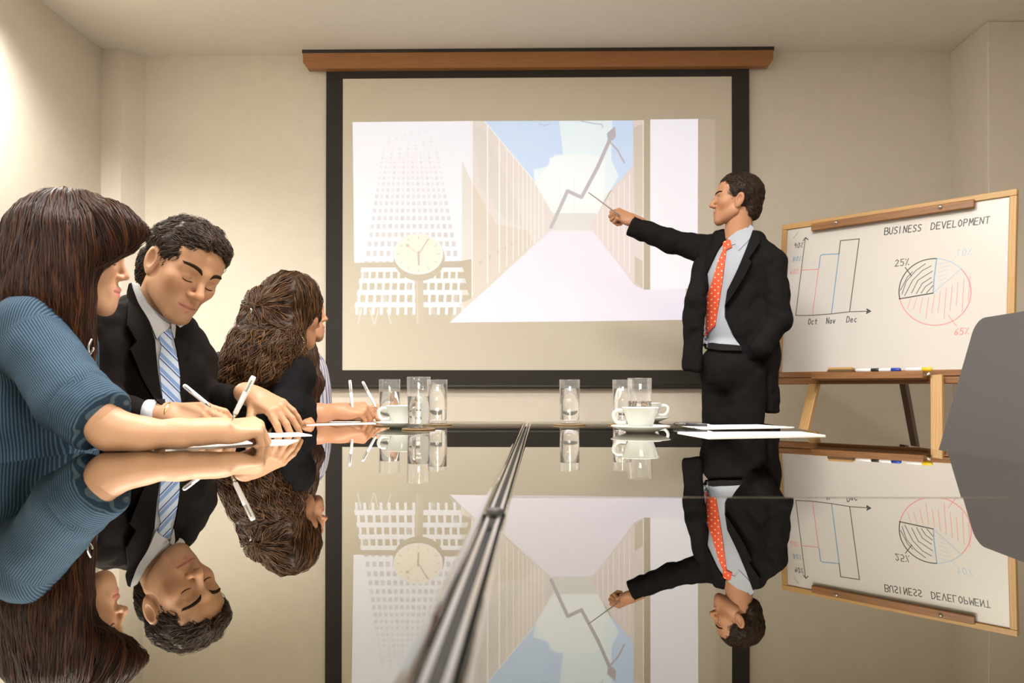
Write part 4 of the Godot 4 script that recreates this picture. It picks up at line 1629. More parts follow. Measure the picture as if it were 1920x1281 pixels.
# ---- the man at the screen
func presenter(t: Node3D) -> void:
	var base := Vector3(0.87, 0, -3.5)
	t.position = base
	tag(t, "standing man in a dark suit and orange dotted tie, pointing at the screen", "person")
	var skin := Color(0.43, 0.215, 0.12)
	var cols := [Color(0.022, 0.014, 0.010), Color(0.035, 0.021, 0.013), Color(0.06, 0.037, 0.022)]
	var hx := head_at(turned(-98, -6, -3).scaled(Vector3.ONE * 0.925), Vector3(0, -0.03, 0.122), 1330, 386, 3.5)
	var sk := Soft.new().add(head_field(true, 1.0), 0.0032, face_paint(skin, Color(0.42, 0.15, 0.11), cols[0], true, 0.25, true), hx)
	# neck and hands belong to the same skin
	var nf := Field.new()
	nf.cap(hx * Vector3(0, -0.05, -0.02), at(1384, 447, 3.5), 0.056, 0.06, 0.02)
	nf.chain([at(1384, 447, 3.5), at(1335, 470, 3.61), at(1256, 452, 3.67), at(1190, 426, 3.67)], [0.05, 0.045, 0.038, 0.028], 0.02)
	sk.add(nf, 0.008, plain(skin))
	var hf := Field.new()
	var wrist := at(1190, 414, 3.66)
	var hxf := aim(wrist, at(1160, 402, 3.66) - wrist + Vector3(0, 0.0, 0.0), Vector3(0.1, 0.55, 0.8))
	hand(hf, hxf, 1.0, [[0.75, 1.2, 0.7], [1.05, 1.5, 0.9], [1.2, 1.55, 0.9], [1.3, 1.5, 0.9]], [[0.35, 0.9, -0.35], [0.05, 0.95, -0.4], [-0.15, 0.9, -0.3]], 0.03, 0.95)
	sk.add(hf, 0.0035, plain(skin))
	obj("body", sk.mesh(base), skin_mat(), t)
	brows(t, base, head_field(true, 1.0), hx, mat(lin(0.024, 0.014, 0.009), 0.85, 0.0, 0.2), 0.0075, false)
	obj("hair", short_hair(hx, 0.0, 31, cols, 0.1, 0.112, 0.008).mesh(base), hair_mat(), t)
	# jacket
	var f := Vector3(-sin(0.70), 0, cos(0.70))
	var l := Vector3.UP.cross(f)
	var b := Basis(l, Vector3.UP, f)
	var torso := func() -> Field:
		var q := Field.new()
		q.ball(at(1390, 520, 3.5), Vector3(0.172, 0.17, 0.120), 0.02, 0, b)
		q.ball(at(1388, 605, 3.5), Vector3(0.150, 0.18, 0.115), 0.06, 0, b)
		q.ball(at(1416, 668, 3.52), Vector3(0.115, 0.12, 0.105), 0.06, 0, b)
		q.cap(at(1334, 466, 3.61), at(1446, 486, 3.40), 0.056, 0.056, 0.06)
		q.cap(at(1352, 446, 3.54), at(1418, 448, 3.46), 0.04, 0.04, 0.05)
		return q
	var tf: Field = torso.call()
	tf.ball(at(1368, 690, 3.48), Vector3(0.128, 0.125, 0.116), 0.03, 0, b)
	var j: Field = torso.call()
	j.chain([at(1330, 470, 3.62), at(1256, 452, 3.67), at(1178, 422, 3.67)], [0.070, 0.053, 0.050], 0.03)
	j.chain([at(1447, 495, 3.39), at(1462, 600, 3.37), at(1424, 652, 3.37), at(1398, 680, 3.43)], [0.062, 0.054, 0.046, 0.036], 0.02)
	j.chain([at(1318, 498, 3.55), at(1303, 565, 3.46), at(1302, 610, 3.46)], [0.045, 0.045, 0.030], 0.025)
	j.box(at(1299, 640, 3.46), Vector3(0.045, 0.135, 0.022), 0.018, 0.03, 0, Basis(Vector3.UP, -0.5) * Basis(Vector3.BACK, -0.05))
	j.box(at(1444, 700, 3.45), Vector3(0.040, 0.175, 0.028), 0.015, 0.03, 0, Basis(Vector3.UP, 0.7) * Basis(Vector3.BACK, 0.05))
	# cut the sleeve off square at the wrist, and the skirt of the jacket below
	j.box(at(1163, 414, 3.67), Vector3(0.045, 0.09, 0.09), 0.002, 0.004, 1, Basis(Vector3.BACK, -0.40))
	j.noise = fold_noise(8.0, 5, 2)
	j.noise.fractal_type = FastNoiseLite.FRACTAL_RIDGED
	j.amp = 0.007
	j.stretch = Vector3(1.0, 0.75, 0.8)
	var suit := cloth(lin(0.0095, 0.0088, 0.0092), 0.03, 0.02, 41)
	obj("jacket", Soft.new().add(j, 0.0075, null).mesh(base), suit, t)
	var shirt := cloth(lin(0.36, 0.385, 0.44), 0.02, 0.03, 42, 0.8, 0.6)
	# shirt, collar, tie, lapels, belt lie on one another
	put(t, "shirt", tf, [1364, 452, 1375, 462, 1412, 430, 1414, 450, 1396, 500, 1370, 552, 1360, 574, 1360, 596, 1374, 628, 1388, 651, 1350, 650, 1322, 645, 1320, 600, 1321, 540, 1331, 510, 1350, 470], shirt, 0.010, 0.004)
	put(t, "collar", tf, [1374, 462, 1366, 449, 1392, 430, 1412, 424, 1414, 440, 1402, 456, 1386, 472, 1380, 460], shirt, 0.014, 0.004)
	put(t, "tie", tf, [1358, 455, 1371, 452, 1374, 466, 1364, 471, 1359, 510, 1352, 560, 1344, 610, 1333, 622, 1318, 636, 1318, 610, 1326, 570, 1338, 530, 1350, 490, 1358, 470], dotted(), 0.018, 0.004, "orange tie with small white dots")
	put(t, "lapel", tf, [1412, 436, 1421, 442, 1424, 460, 1405, 487, 1410, 492, 1396, 520, 1372, 560, 1362, 574, 1366, 545, 1385, 505, 1400, 470], suit, 0.022, 0.004)
	put(t, "lapel", tf, [1356, 446, 1361, 452, 1347, 476, 1330, 512, 1322, 548, 1318, 560, 1312, 545, 1310, 520, 1322, 490, 1338, 464], suit, 0.022, 0.004)
	# trousers and belt
	var tr := Field.new()
	tr.ball(at(1368, 690, 3.48), Vector3(0.130, 0.125, 0.118), 0.02, 0, b)
	tr.chain([at(1354, 705, 3.53), at(1348, 890, 3.53), at(1348, 1068, 3.56)], [0.09, 0.066, 0.052], 0.025)
	tr.chain([at(1398, 705, 3.46), at(1400, 890, 3.44), at(1402, 1068, 3.48)], [0.09, 0.066, 0.052], 0.025)
	tr.noise = fold_noise(10.0, 8, 2)
	tr.amp = 0.006
	obj("trousers", Soft.new().add(tr, 0.010, null).mesh(base), suit, t)
	put(t, "belt", tf, [1322, 643, 1350, 648, 1389, 650, 1390, 660, 1350, 659, 1322, 655], mat(lin(0.012, 0.010, 0.009), 0.75, 0.0, 0.25), 0.014, 0.004)
	put(t, "belt_buckle", tf, [1326, 646, 1331, 647, 1331, 655, 1326, 654], M.steel, 0.017, 0.004)
	for x in [[1348, 3.56], [1402, 3.48]]:
		var a := at(x[0], 1068, x[1])
		var sh := Field.new()
		sh.cap(Vector3(a.x, 0.045, a.z), Vector3(a.x, 0.035, a.z) + f * 0.17, 0.042, 0.032, 0.02)
		sh.box(Vector3(a.x, -0.05, a.z), Vector3(0.3, 0.052, 0.3), 0.0, 0.004, 1)
		obj("shoe", Soft.new().add(sh, 0.01, null).mesh(base), M.black, t)

func dotted() -> StandardMaterial3D:
	var s := 128
	var im := Image.create(s, s, false, Image.FORMAT_RGB8)
	im.fill(lin(0.66, 0.085, 0.03))
	for c in [Vector2(32, 32), Vector2(96, 96)]:
		for y in s:
			for x in s:
				if Vector2(x, y).distance_to(c) < 14.0:
					im.set_pixel(x, y, lin(0.75, 0.6, 0.5))
	var m := mat(Color.WHITE, 0.5)
	m.albedo_texture = ImageTexture.create_from_image(im)
	m.uv1_scale = Vector3(8.5, 8.5, 1)
	return m

func striped_tie() -> StandardMaterial3D:
	var s := 128
	var im := Image.create(s, s, false, Image.FORMAT_RGB8)
	for y in s:
		for x in s:
			var u := fposmod(y - x * 1.0, 128.0) / 128.0
			var c := lin(0.52, 0.60, 0.72)
			if u < 0.34:
				c = lin(0.19, 0.31, 0.58)
			elif u < 0.42:
				c = lin(0.62, 0.68, 0.76)
			elif u < 0.54:
				c = lin(0.05, 0.09, 0.24)
			im.set_pixel(x, y, c)
	var m := mat(Color.WHITE, 0.4)
	m.albedo_texture = ImageTexture.create_from_image(im)
	m.uv1_scale = Vector3(3.6, 3.6, 1)
	return m

# ---- the man writing in a suit
func suited_man(t: Node3D) -> void:
	var base := Vector3(-0.98, 0, -1.98)
	t.position = base
	tag(t, "seated man in a dark suit and blue striped tie looking down at his notes", "person")
	var skin := Color(0.42, 0.225, 0.125)
	var cols := [Color(0.020, 0.012, 0.008), Color(0.032, 0.019, 0.012), Color(0.055, 0.033, 0.02)]
	var hx := Transform3D(turned(54, 25, -16).scaled(Vector3.ONE * 0.99), Vector3(-0.880, 1.141, -1.955))
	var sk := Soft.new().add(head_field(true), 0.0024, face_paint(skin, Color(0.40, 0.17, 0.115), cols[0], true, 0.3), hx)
	var nf := Field.new()
	nf.cap(hx * Vector3(0, -0.05, -0.02), at(285, 622, 2.02), 0.056, 0.062, 0.02)
	nf.chain([at(285, 622, 2.02), at(210, 640, 1.92), at(172, 770, 1.82), at(290, 779, 1.805)], [0.05, 0.045, 0.04, 0.024], 0.02)
	nf.chain([at(285, 622, 2.02), at(345, 680, 2.13), at(378, 758, 2.14), at(468, 746, 2.03)], [0.05, 0.045, 0.04, 0.024], 0.02)
	sk.add(nf, 0.008, plain(skin))
	# right hand holding a pen over the paper; left hand spread on its fingertips
	var hf := Field.new()
	var wr := at(305, 778, 1.80)
	hand(hf, aim(wr, at(400, 778, 1.80) - wr, Vector3(0.0, 0.75, 0.65)), -1.0, [[0.45, 0.75, 0.35], [0.55, 0.85, 0.4], [0.65, 0.95, 0.5], [0.75, 1.0, 0.5]], [[0.45, 0.85, -0.4], [0.1, 0.95, -0.35], [-0.1, 0.95, -0.2]], 0.03, 1.0)
	hf.cap(at(285, 778, 1.80), wr, 0.027, 0.024, 0.01)
	sk.add(hf, 0.0035, plain(skin))
	var lf := Field.new()
	var lw := at(474, 742, 2.02)
	hand(lf, aim(lw, at(515, 762, 1.99) - lw, Vector3(0.35, 0.75, 0.55)), 1.0, [[0.55, 0.35, 0.15], [0.60, 0.30, 0.15], [0.55, 0.30, 0.15], [0.5, 0.35, 0.15]], [[0.75, 0.6, -0.45], [0.55, 0.65, -0.55], [0.4, 0.75, -0.4]], 0.16, 0.97)
	lf.cap(at(462, 748, 2.03), lw, 0.027, 0.024, 0.01)
	sk.add(lf, 0.0035, plain(skin))
	obj("body", sk.mesh(base), skin_mat(), t)
	brows(t, base, head_field(true), hx, mat(lin(0.024, 0.013, 0.008), 0.85, 0.0, 0.2), 0.0085)
	obj("hair", short_hair(hx, 0.014, 77, cols, 0.45, 0.126).mesh(base), hair_mat(), t)
	var f := Vector3(sin(0.9), 0, cos(0.9))
	var l := Vector3.UP.cross(f)
	var b := Basis(l, Vector3.UP, f)
	var j := Field.new()
	j.ball(at(268, 700, 2.02), Vector3(0.185, 0.2, 0.125), 0.02, 0, b)
	j.ball(at(250, 800, 2.02), Vector3(0.175, 0.2, 0.135), 0.06, 0, b)
	j.cap(at(205, 618, 1.90), at(350, 672, 2.13), 0.062, 0.058, 0.06)
	j.cap(at(262, 596, 2.05), at(305, 630, 2.07), 0.05, 0.045, 0.05)
	j.chain([at(198, 632, 1.88), at(172, 770, 1.82), at(280, 779, 1.81)], [0.068, 0.056, 0.038], 0.03)
	j.chain([at(352, 682, 2.14), at(378, 758, 2.14), at(468, 747, 2.03)], [0.062, 0.05, 0.038], 0.03)
	j.noise = fold_noise(8.0, 15, 2)
	j.noise.fractal_type = FastNoiseLite.FRACTAL_RIDGED
	j.amp = 0.008
	j.stretch = Vector3(1.0, 0.8, 1.0)
	var suit := cloth(lin(0.0105, 0.0082, 0.0074), 0.03, 0.02, 51)
	obj("jacket", Soft.new().add(j, 0.009, null).mesh(base), suit, t)
	var shirt := cloth(lin(0.56, 0.56, 0.58), 0.02, 0.03, 52, 0.8, 0.4)
	var nb := at(285, 622, 2.02)
	var nt: Vector3 = hx * Vector3(0, -0.075, -0.03)
	var na := (nt - nb).normalized()
	var ncut := nb + na * 0.075
	var collar := func(fld: Field) -> void:
		fld.cap(nb - na * 0.03, nb + na * 0.12, 0.078, 0.064, 0.02)
		fld.box(ncut + na * 0.08, Vector3(0.12, 0.08, 0.12), 0.002, 0.004, 1, aim(Vector3.ZERO, na, Vector3(0.2, 0.3, 1)).basis * Basis(Vector3.RIGHT, 0.25))
	var cf := Field.new()
	collar.call(cf)
	obj("collar_band", Soft.new().add(cf, 0.005, null).mesh(base), shirt, t)
	var df := Field.new()
	df.prims.append_array(j.prims)
	df.cap(nb - na * 0.03, nb + na * 0.12, 0.078, 0.066, 0.02)
	put(t, "shirt", df, [266, 560, 276, 600, 290, 640, 293, 690, 300, 740, 306, 766, 336, 764, 336, 720, 334, 680, 327, 640, 322, 606, 300, 590], shirt, 0.003, 0.001)
	put(t, "tie", df, [295, 634, 304, 622, 318, 616, 321, 628, 318, 644, 330, 672, 336, 710, 337, 764, 305, 766, 300, 720, 296, 676, 301, 648], striped_tie(), 0.007, 0.005, "blue and white diagonally striped tie")
	put(t, "collar", df, [253, 531, 262, 536, 278, 566, 300, 594, 316, 608, 312, 618, 300, 626, 291, 637, 280, 612, 268, 580], shirt, 0.008, 0.008)
	put(t, "collar", df, [318, 608, 324, 603, 326, 612, 324, 636, 319, 622], shirt, 0.007, 0.008)
	put(t, "lapel", df, [250, 534, 254, 532, 270, 590, 288, 640, 293, 690, 300, 740, 306, 770, 292, 756, 272, 722, 250, 680, 240, 656, 252, 640, 236, 612, 240, 570], suit, 0.009, 0.007)
	put(t, "lapel", df, [324, 604, 332, 612, 345, 640, 348, 665, 342, 676, 350, 690, 348, 730, 340, 764, 335, 740, 335, 700, 330, 660, 324, 634], suit, 0.008, 0.006)
	# cuff of the near sleeve
	var cu := at(289, 779, 1.805)
	var cm := obj("shirt_cuff", tube([cu - Vector3(0.014, 0, 0), cu + Vector3(0.012, 0.0, 0.0)], [0.036, 0.035], 20), shirt, t)
	cm.position = -base
	var wb := obj("bracelet", tube([at(318, 778, 1.80), at(320.5, 778, 1.80)], [0.0285, 0.0285], 20), mat(lin(0.6, 0.45, 0.2), 0.3, 1.0), t)
	wb.position = -base
	var tr := Field.new()
	seated_lower(tr, Vector3(-1.0, 0.575, -1.98), Vector3(1, 0, 0), Vector3(0, 0, -1))
	obj("trousers", Soft.new().add(tr, 0.014, null).mesh(base), suit, t)

func stripes() -> StandardMaterial3D:
	var s := 128
	var n := fold_noise(0.08, 3, 3)
	var im := Image.create(s, s, false, Image.FORMAT_RGB8)
	for y in s:
		for x in s:
			var u := fposmod(x, 32.0) / 32.0
			var v := n.get_noise_2d(x * 1.5, y * 1.5)
			var c := lin(0.012, 0.030, 0.058).lerp(lin(0.020, 0.045, 0.080), 0.5 + v)
			if u < 0.36:
				c = lin(0.055, 0.090, 0.125).lerp(lin(0.085, 0.13, 0.165), 0.5 + v)
			im.set_pixel(x, y, c)
	var m := mat(Color.WHITE, 0.85, 0.0, 0.3)
	m.albedo_texture = ImageTexture.create_from_image(im)
	return m

# ---- the woman in the striped denim shirt
func denim_woman(t: Node3D) -> void:
	var base := Vector3(-1.08, 0, -1.5)
	t.position = base
	tag(t, "seated woman in a blue striped denim shirt with long auburn hair, writing", "person")
	var skin := Color(0.50, 0.28, 0.165)
	var hx := head_at(turned(112, 5, 4).scaled(Vector3.ONE * 0.93), Vector3(0, -0.03, 0.114), 243, 521, 1.615)
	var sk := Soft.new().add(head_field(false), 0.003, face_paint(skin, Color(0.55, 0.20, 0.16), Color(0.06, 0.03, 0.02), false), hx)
	var nf := Field.new()
	nf.cap(hx * Vector3(0, -0.05, -0.025), at(110, 640, 1.63), 0.048, 0.055, 0.02)
	nf.chain([at(110, 640, 1.63), at(58, 640, 1.47), at(138, 752, 1.39), at(180, 780, 1.375)], [0.05, 0.045, 0.04, 0.038], 0.02)
	sk.add(nf, 0.008, plain(skin))
	var hf := Field.new()
	var wr := at(404, 808, 1.475)
	var ax := at(446, 804, 1.50) - wr
	hf.chain([at(176, 780, 1.375), at(208, 806, 1.385), at(262, 814, 1.40), at(337, 813, 1.435), wr], [0.036, 0.034, 0.0275, 0.0235, 0.0205], 0.02)
	hand(hf, aim(wr, ax, Vector3(-0.1, 0.85, 0.5)), -1.0, [[0.95, 1.15, 0.5], [1.1, 1.3, 0.6], [1.2, 1.4, 0.7], [1.3, 1.4, 0.7]], [[0.3, 0.9, -0.5], [-0.1, 0.95, -0.4], [-0.25, 0.9, -0.25]], 0.02, 0.88)
	sk.add(hf, 0.0035, plain(skin))
	obj("body", sk.mesh(base), skin_mat(), t)
	brows(t, base, head_field(false), hx, mat(lin(0.04, 0.02, 0.012), 0.7), 0.004)
	# shirt
	var f := Field.new()
	var fw := Vector3(0.97, 0, 0.24).normalized()
	var b := Basis(Vector3.UP.cross(fw), Vector3.UP, fw)
	var tc := at(50, 720, 1.62)
	f.ball(tc, Vector3(0.155, 0.21, 0.11), 0.02, 0, b)
	f.ball(at(30, 850, 1.62), Vector3(0.15, 0.2, 0.125), 0.06, 0, b)
	f.cap(at(52, 622, 1.47), at(110, 640, 1.78), 0.06, 0.055, 0.06)
	f.cap(at(85, 612, 1.60), at(115, 630, 1.66), 0.06, 0.05, 0.04)
	var sh := at(56, 634, 1.46)
	var el := at(138, 750, 1.385)
	f.cap(sh, el, 0.070, 0.060, 0.035)
	var cuff := at(189, 787, 1.375)
	f.cap(el, cuff, 0.058, 0.048, 0.02)
	f.cap(at(146, 748, 1.385), at(214, 816, 1.37), 0.062, 0.047, 0.004)
	var ca := (cuff - el).normalized()
	f.box(cuff + ca * 0.085, Vector3(0.1, 0.085, 0.1), 0.002, 0.004, 1, aim(Vector3.ZERO, ca, Vector3(0, 0, 1)).basis)
	f.chain([at(104, 650, 1.74), at(112, 800, 1.70), at(190, 915, 1.60)], [0.055, 0.048, 0.038], 0.03)
	f.noise = fold_noise(8.0, 25, 2)
	f.amp = 0.008
	f.stretch = Vector3(1.0, 0.8, 1.0)
	var axis := (el - sh).normalized()
	var e1 := axis.cross(Vector3.UP).normalized()
	var e2 := axis.cross(e1)
	var lay := func(p: Vector3, _n: Vector3) -> Vector2:
		var q := p - sh
		var along := q.dot(axis)
		var away := (q - axis * along).length()
		if along > 0.03 and away < 0.11:
			return Vector2(atan2(q.dot(e2), q.dot(e1)) * 0.066 / 0.018, along / 0.018)
		return Vector2(p.x / 0.018, p.y / 0.018)
	var denim := stripes()
	obj("shirt", Soft.new().add(f, 0.007, null, Transform3D(), lay).mesh(base), denim, t)
	# the sleeve is rolled up into a thick cuff
	var cb := Field.new()
	var c0 := cuff - ca * 0.066
	cb.cap(c0 - ca * 0.03, cuff + ca * 0.06, 0.067, 0.056, 0.004)
	var fr := aim(Vector3.ZERO, ca, Vector3(0, 0, 1)).basis
	cb.box(cuff + ca * 0.106, Vector3(0.1, 0.1, 0.1), 0.002, 0.008, 1, fr * Basis(Vector3.RIGHT, 0.06))
	cb.box(c0 - ca * 0.1, Vector3(0.1, 0.1, 0.1), 0.002, 0.008, 1, fr * Basis(Vector3.RIGHT, -0.1) * Basis(Vector3.BACK, 0.1))
	cb.noise = fold_noise(14.0, 29, 2)
	cb.amp = 0.005
	obj("rolled_cuff", Soft.new().add(cb, 0.005, null, Transform3D(), func(p: Vector3, _n: Vector3) -> Vector2:
		var q := p - cuff
		return Vector2(q.dot(ca) / 0.018, atan2(q.dot(e2), q.dot(e1)) * 3.0)).mesh(base), denim, t)
	# hair
	var cols := [Color(0.018, 0.007, 0.004), Color(0.030, 0.011, 0.005), Color(0.065, 0.023, 0.008), Color(0.014, 0.006, 0.0035)]
	var h := Field.new()
	h.ball(at(136, 441, 1.61), Vector3(0.094, 0.088, 0.094), 0.01)
	h.chain([at(165, 400, 1.57), at(215, 417, 1.55), at(260, 433, 1.555)], [0.038, 0.030, 0.012], 0.03)
	h.chain([at(255, 433, 1.555), at(226, 455, 1.545), at(192, 474, 1.53)], [0.012, 0.018, 0.022], 0.025)
	h.chain([at(110, 428, 1.58), at(80, 485, 1.55), at(38, 560, 1.53), at(0, 640, 1.55)], [0.066, 0.062, 0.052, 0.04], 0.03)
	h.chain([at(125, 455, 1.53), at(112, 515, 1.505), at(118, 575, 1.50), at(140, 640, 1.50), at(166, 690, 1.50)], [0.068, 0.052, 0.044, 0.028, 0.008], 0.03)
	h.chain([at(80, 500, 1.52), at(75, 560, 1.49), at(70, 610, 1.50)], [0.06, 0.05, 0.03], 0.03)
	h.ball(hx * Vector3(0, 0.036, -0.020), Vector3(0.080, 0.086, 0.100), 0.02, 0, hx.basis.orthonormalized())
	h.noise = fold_noise(26.0, 33, 2)
	h.amp = 0.004
	h.stretch = Vector3(1.5, 0.35, 1.0)
	var hs := Soft.new().add(h, 0.006, plain(cols[0]))
	var crown := at(140, 376, 1.62)
	var flow := func(p: Vector3) -> Vector3:
		var d := p - crown
		var fall := clampf(-d.y / 0.10, 0.0, 1.0)
		return (Vector3(d.x, 0, d.z).normalized() * (1.15 - fall) + Vector3(0, -0.15 - fall, 0) + Vector3(0.12, 0, 0.02)).normalized()
	hs.join(locks(h, hs, 7000, 0.17, 0.0011, flow, 5, cols, 0.003, 0.08, 7, Transform3D(), null, 1e9, 0.06))
	obj("hair", hs.mesh(base), hair_mat(0.34), t)
	var er := obj("earring", tube(smooth_path([at(172, 636, 1.47), at(166, 650, 1.465), at(168, 664, 1.465), at(176, 652, 1.465)]), [0.0022], 6), M.chrome, t)
	er.position = -base
	var tr := Field.new()
	seated_lower(tr, Vector3(-1.1, 0.57, -1.48), Vector3(1, 0, 0), Vector3(0, 0, -1), 0.075)
	obj("trousers", Soft.new().add(tr, 0.014, null).mesh(base), cloth(lin(0.02, 0.02, 0.03), 0.03, 0.02, 61), t)

# ---- the woman in black with wavy hair
func woman_in_black(t: Node3D) -> void:
	var base := Vector3(-0.86, 0, -2.55)
	t.position = base
	tag(t, "seated woman in a black top with clipped wavy brown hair, facing the screen", "person")
	var skin := Color(0.42, 0.205, 0.11)
	var hx := Transform3D(turned(133, 2, 6).scaled(Vector3.ONE * 0.94), at(545, 590, 2.6))
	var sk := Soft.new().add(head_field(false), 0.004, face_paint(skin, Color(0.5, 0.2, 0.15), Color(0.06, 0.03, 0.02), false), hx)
	var nf := Field.new()
	nf.cap(hx * Vector3(0, -0.05, -0.025), at(535, 690, 2.62), 0.048, 0.055, 0.02)
	sk.add(nf, 0.009, plain(skin))
	var hf := Field.new()
	var wr := at(634, 771, 2.56)
	hf.chain([at(572, 776, 2.50), at(600, 777, 2.52), wr], [0.034, 0.031, 0.022], 0.02)
	hand(hf, aim(wr, at(660, 769, 2.57) - wr, Vector3(0.0, 0.8, 0.55)), -1.0, [[0.8, 1.1, 0.5], [0.95, 1.2, 0.6], [1.1, 1.3, 0.7], [1.2, 1.3, 0.7]], [[0.3, 0.9, -0.5], [-0.05, 0.95, -0.4], [-0.2, 0.9, -0.25]], 0.02, 0.9)
	sk.add(hf, 0.004, plain(skin))
	var lf := Field.new()
	var lw := at(532, 783, 2.42)
	hand(lf, aim(lw, at(560, 786, 2.44) - lw, Vector3(0.2, 0.9, 0.4)), 1.0, [[0.7, 1.0, 0.5], [0.8, 1.1, 0.5], [0.9, 1.1, 0.5], [1.0, 1.1, 0.5]], [[0.5, 0.8, -0.4], [0.2, 0.9, -0.4], [0.0, 0.9, -0.3]], 0.03, 0.85)
	sk.add(lf, 0.004, plain(skin))
	obj("body", sk.mesh(base), skin_mat(), t)
	var f := Field.new()
	var fw := Vector3(0.85, 0, -0.5).normalized()
	var b := Basis(Vector3.UP.cross(fw), Vector3.UP, fw)
	f.ball(at(510, 740, 2.58), Vector3(0.16, 0.19, 0.11), 0.02, 0, b)
	f.ball(at(500, 820, 2.58), Vector3(0.15, 0.2, 0.12), 0.06, 0, b)
	f.cap(at(470, 700, 2.68), at(552, 704, 2.50), 0.055, 0.056, 0.06)
	f.chain([at(552, 708, 2.49), at(538, 770, 2.42), at(576, 775, 2.50)], [0.062, 0.050, 0.040], 0.03)
	f.noise = fold_noise(13.0, 45, 2)
	f.amp = 0.006
	obj("top", Soft.new().add(f, 0.010, null).mesh(base), cloth(lin(0.007, 0.0065, 0.007), 0.03, 0.02, 62), t)
	var cols := [Color(0.030, 0.014, 0.0065), Color(0.050, 0.023, 0.010), Color(0.11, 0.050, 0.018), Color(0.020, 0.010, 0.005)]
	var h := Field.new()
	h.ball(at(541, 568, 2.60), Vector3(0.088, 0.095, 0.098), 0.01)
	h.ball(at(560, 560, 2.60), Vector3(0.055, 0.075, 0.09), 0.03)
	h.ball(at(489, 570, 2.53), Vector3(0.046, 0.043, 0.04), 0.012)
	h.chain([at(505, 590, 2.55), at(478, 640, 2.50), at(460, 680, 2.47), at(425, 712, 2.45), at(404, 730, 2.45)], [0.075, 0.066, 0.062, 0.042, 0.016], 0.03)
	h.chain([at(538, 610, 2.54), at(525, 660, 2.48), at(505, 700, 2.45), at(470, 728, 2.44)], [0.05, 0.055, 0.045, 0.025], 0.03)
	h.chain([at(556, 640, 2.54), at(548, 670, 2.50), at(530, 690, 2.48)], [0.022, 0.028, 0.02], 0.02)
	h.chain([at(578, 560, 2.62), at(579, 595, 2.64), at(576, 620, 2.66)], [0.026, 0.02, 0.008], 0.02)
	h.noise = fold_noise(24.0, 53, 2)
	h.amp = 0.007
	var hs := Soft.new().add(h, 0.006, plain(cols[0]))
	var clip := at(486, 578, 2.50)
	var flow := func(p: Vector3) -> Vector3:
		var low := clampf((1.07 - p.y) / 0.05, 0.0, 1.0)
		var back := (clip - p).normalized() if p.x < -0.775 else Vector3(0.1, -0.9, 0.0)
		return (back * (1.0 - low) + Vector3(-0.42, -0.85, 0.15) * low).normalized()
	hs.join(locks(h, hs, 6000, 0.12, 0.0014, flow, 15, cols, 0.007, 0.7, 9, Transform3D(), null, 1.09, 0.1))
	obj("hair", hs.mesh(base), hair_mat(0.4), t)
	var cl := obj("hair_clip", tube(smooth_path([at(470, 578, 2.47), at(473, 584, 2.465), at(470, 590, 2.465), at(475, 594, 2.465)]), [0.0045], 6), mat(lin(0.35, 0.40, 0.32), 0.2, 0.6), t)
	cl.position = -base
	var ring := []
	for i in 13:
		var a := TAU * i / 12.0
		ring.append(at(563, 641, 2.50) + Vector3(cos(a) * 0.012, sin(a) * 0.016, sin(a) * 0.004))
	var er := obj("earring", tube(ring, [0.0016], 6), mat(lin(0.8, 0.6, 0.4), 0.2, 1.0), t)
	er.position = -base
	var tr := Field.new()
	seated_lower(tr, Vector3(-0.9, 0.57, -2.55), Vector3(1, 0, 0), Vector3(0, 0, -1), 0.075)
	obj("trousers", Soft.new().add(tr, 0.014, null).mesh(base), cloth(lin(0.015, 0.015, 0.017), 0.03, 0.02, 63), t)

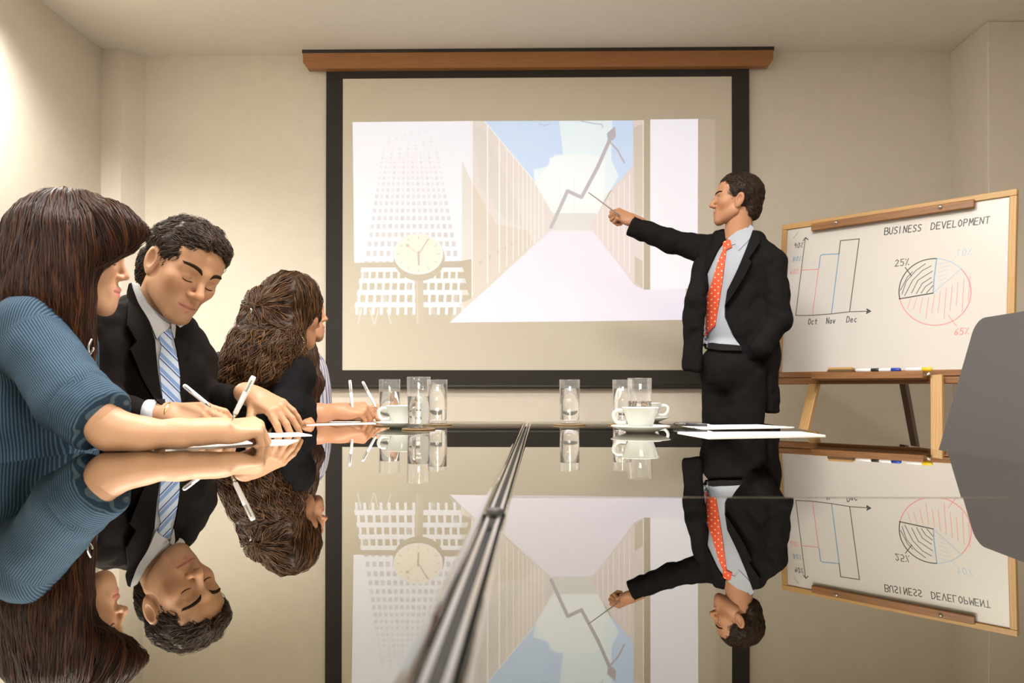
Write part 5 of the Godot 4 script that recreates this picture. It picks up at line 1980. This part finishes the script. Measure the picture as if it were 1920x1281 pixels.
# ---- the woman at the far corner
func far_woman(t: Node3D) -> void:
	var base := Vector3(-0.86, 0, -3.03)
	t.position = base
	tag(t, "seated dark-haired woman in a pale striped blouse, partly hidden at the far corner", "person")
	var skin := Color(0.46, 0.235, 0.135)
	var hx := head_at(turned(106, -3, 0).scaled(Vector3.ONE * 0.93), Vector3(0, -0.03, 0.114), 615, 599, 2.97)
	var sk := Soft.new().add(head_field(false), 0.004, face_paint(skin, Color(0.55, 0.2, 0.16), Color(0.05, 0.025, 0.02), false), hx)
	var nf := Field.new()
	nf.cap(hx * Vector3(0, -0.05, -0.025), at(566, 690, 3.02), 0.048, 0.055, 0.02)
	sk.add(nf, 0.01, plain(skin))
	var hf := Field.new()
	var wr := at(672, 778, 2.76)
	hf.chain([at(600, 782, 2.85), at(640, 780, 2.80), wr], [0.034, 0.03, 0.022], 0.02)
	hand(hf, aim(wr, at(700, 768, 2.70) - wr, Vector3(0.0, 0.8, 0.55)), -1.0, [[0.8, 1.1, 0.5], [0.95, 1.2, 0.6], [1.1, 1.3, 0.7], [1.2, 1.3, 0.7]], [[0.3, 0.9, -0.5], [-0.05, 0.95, -0.4], [-0.2, 0.9, -0.25]], 0.02, 0.9)
	sk.add(hf, 0.004, plain(skin))
	obj("body", sk.mesh(base), skin_mat(), t)
	var f := Field.new()
	var fw := Vector3(0.97, 0, 0.2).normalized()
	var b := Basis(Vector3.UP.cross(fw), Vector3.UP, fw)
	f.ball(at(560, 745, 3.02), Vector3(0.16, 0.2, 0.11), 0.02, 0, b)
	f.ball(at(555, 820, 3.02), Vector3(0.15, 0.2, 0.12), 0.05, 0, b)
	f.cap(at(562, 690, 2.9), at(575, 690, 3.14), 0.055, 0.055, 0.06)
	f.chain([at(565, 700, 2.88), at(560, 775, 2.88), at(606, 782, 2.85)], [0.058, 0.047, 0.04], 0.03)
	var m := mat(Color.WHITE, 0.85, 0.0, 0.3)
	var im := Image.create(64, 64, false, Image.FORMAT_RGB8)
	for y in 64:
		for x in 64:
			im.set_pixel(x, y, lin(0.12, 0.10, 0.22) if x % 64 < 20 else lin(0.62, 0.60, 0.66))
	m.albedo_texture = ImageTexture.create_from_image(im)
	m.uv1_triplanar = true
	m.uv1_scale = Vector3.ONE * 35.0
	obj("blouse", Soft.new().add(f, 0.012, null).mesh(base), m, t)
	var cols := [Color(0.035, 0.017, 0.010), Color(0.06, 0.028, 0.014), Color(0.024, 0.012, 0.008)]
	var h := Field.new()
	h.ball(at(550, 582, 3.01), Vector3(0.088, 0.09, 0.09), 0.01)
	h.chain([at(586, 562, 2.96), at(585, 590, 2.93)], [0.02, 0.014], 0.02)
	h.chain([at(560, 610, 2.94), at(574, 670, 2.90), at(588, 720, 2.88), at(590, 752, 2.87)], [0.05, 0.036, 0.03, 0.012], 0.03)
	h.noise = fold_noise(24.0, 73, 2)
	h.amp = 0.004
	var hs := Soft.new().add(h, 0.007, plain(cols[0]))
	hs.join(locks(h, hs, 500, 0.12, 0.0045, func(_p: Vector3) -> Vector3: return Vector3(0.1, -1, 0.05), 25, cols, 0.003, 0.25, 8))
	obj("hair", hs.mesh(base), hair_mat(), t)
	var tr := Field.new()
	seated_lower(tr, Vector3(-0.9, 0.57, -3.05), Vector3(1, 0, 0), Vector3(0, 0, -1), 0.075)
	obj("trousers", Soft.new().add(tr, 0.016, null).mesh(base), cloth(lin(0.015, 0.015, 0.017), 0.03, 0.02, 64), t)
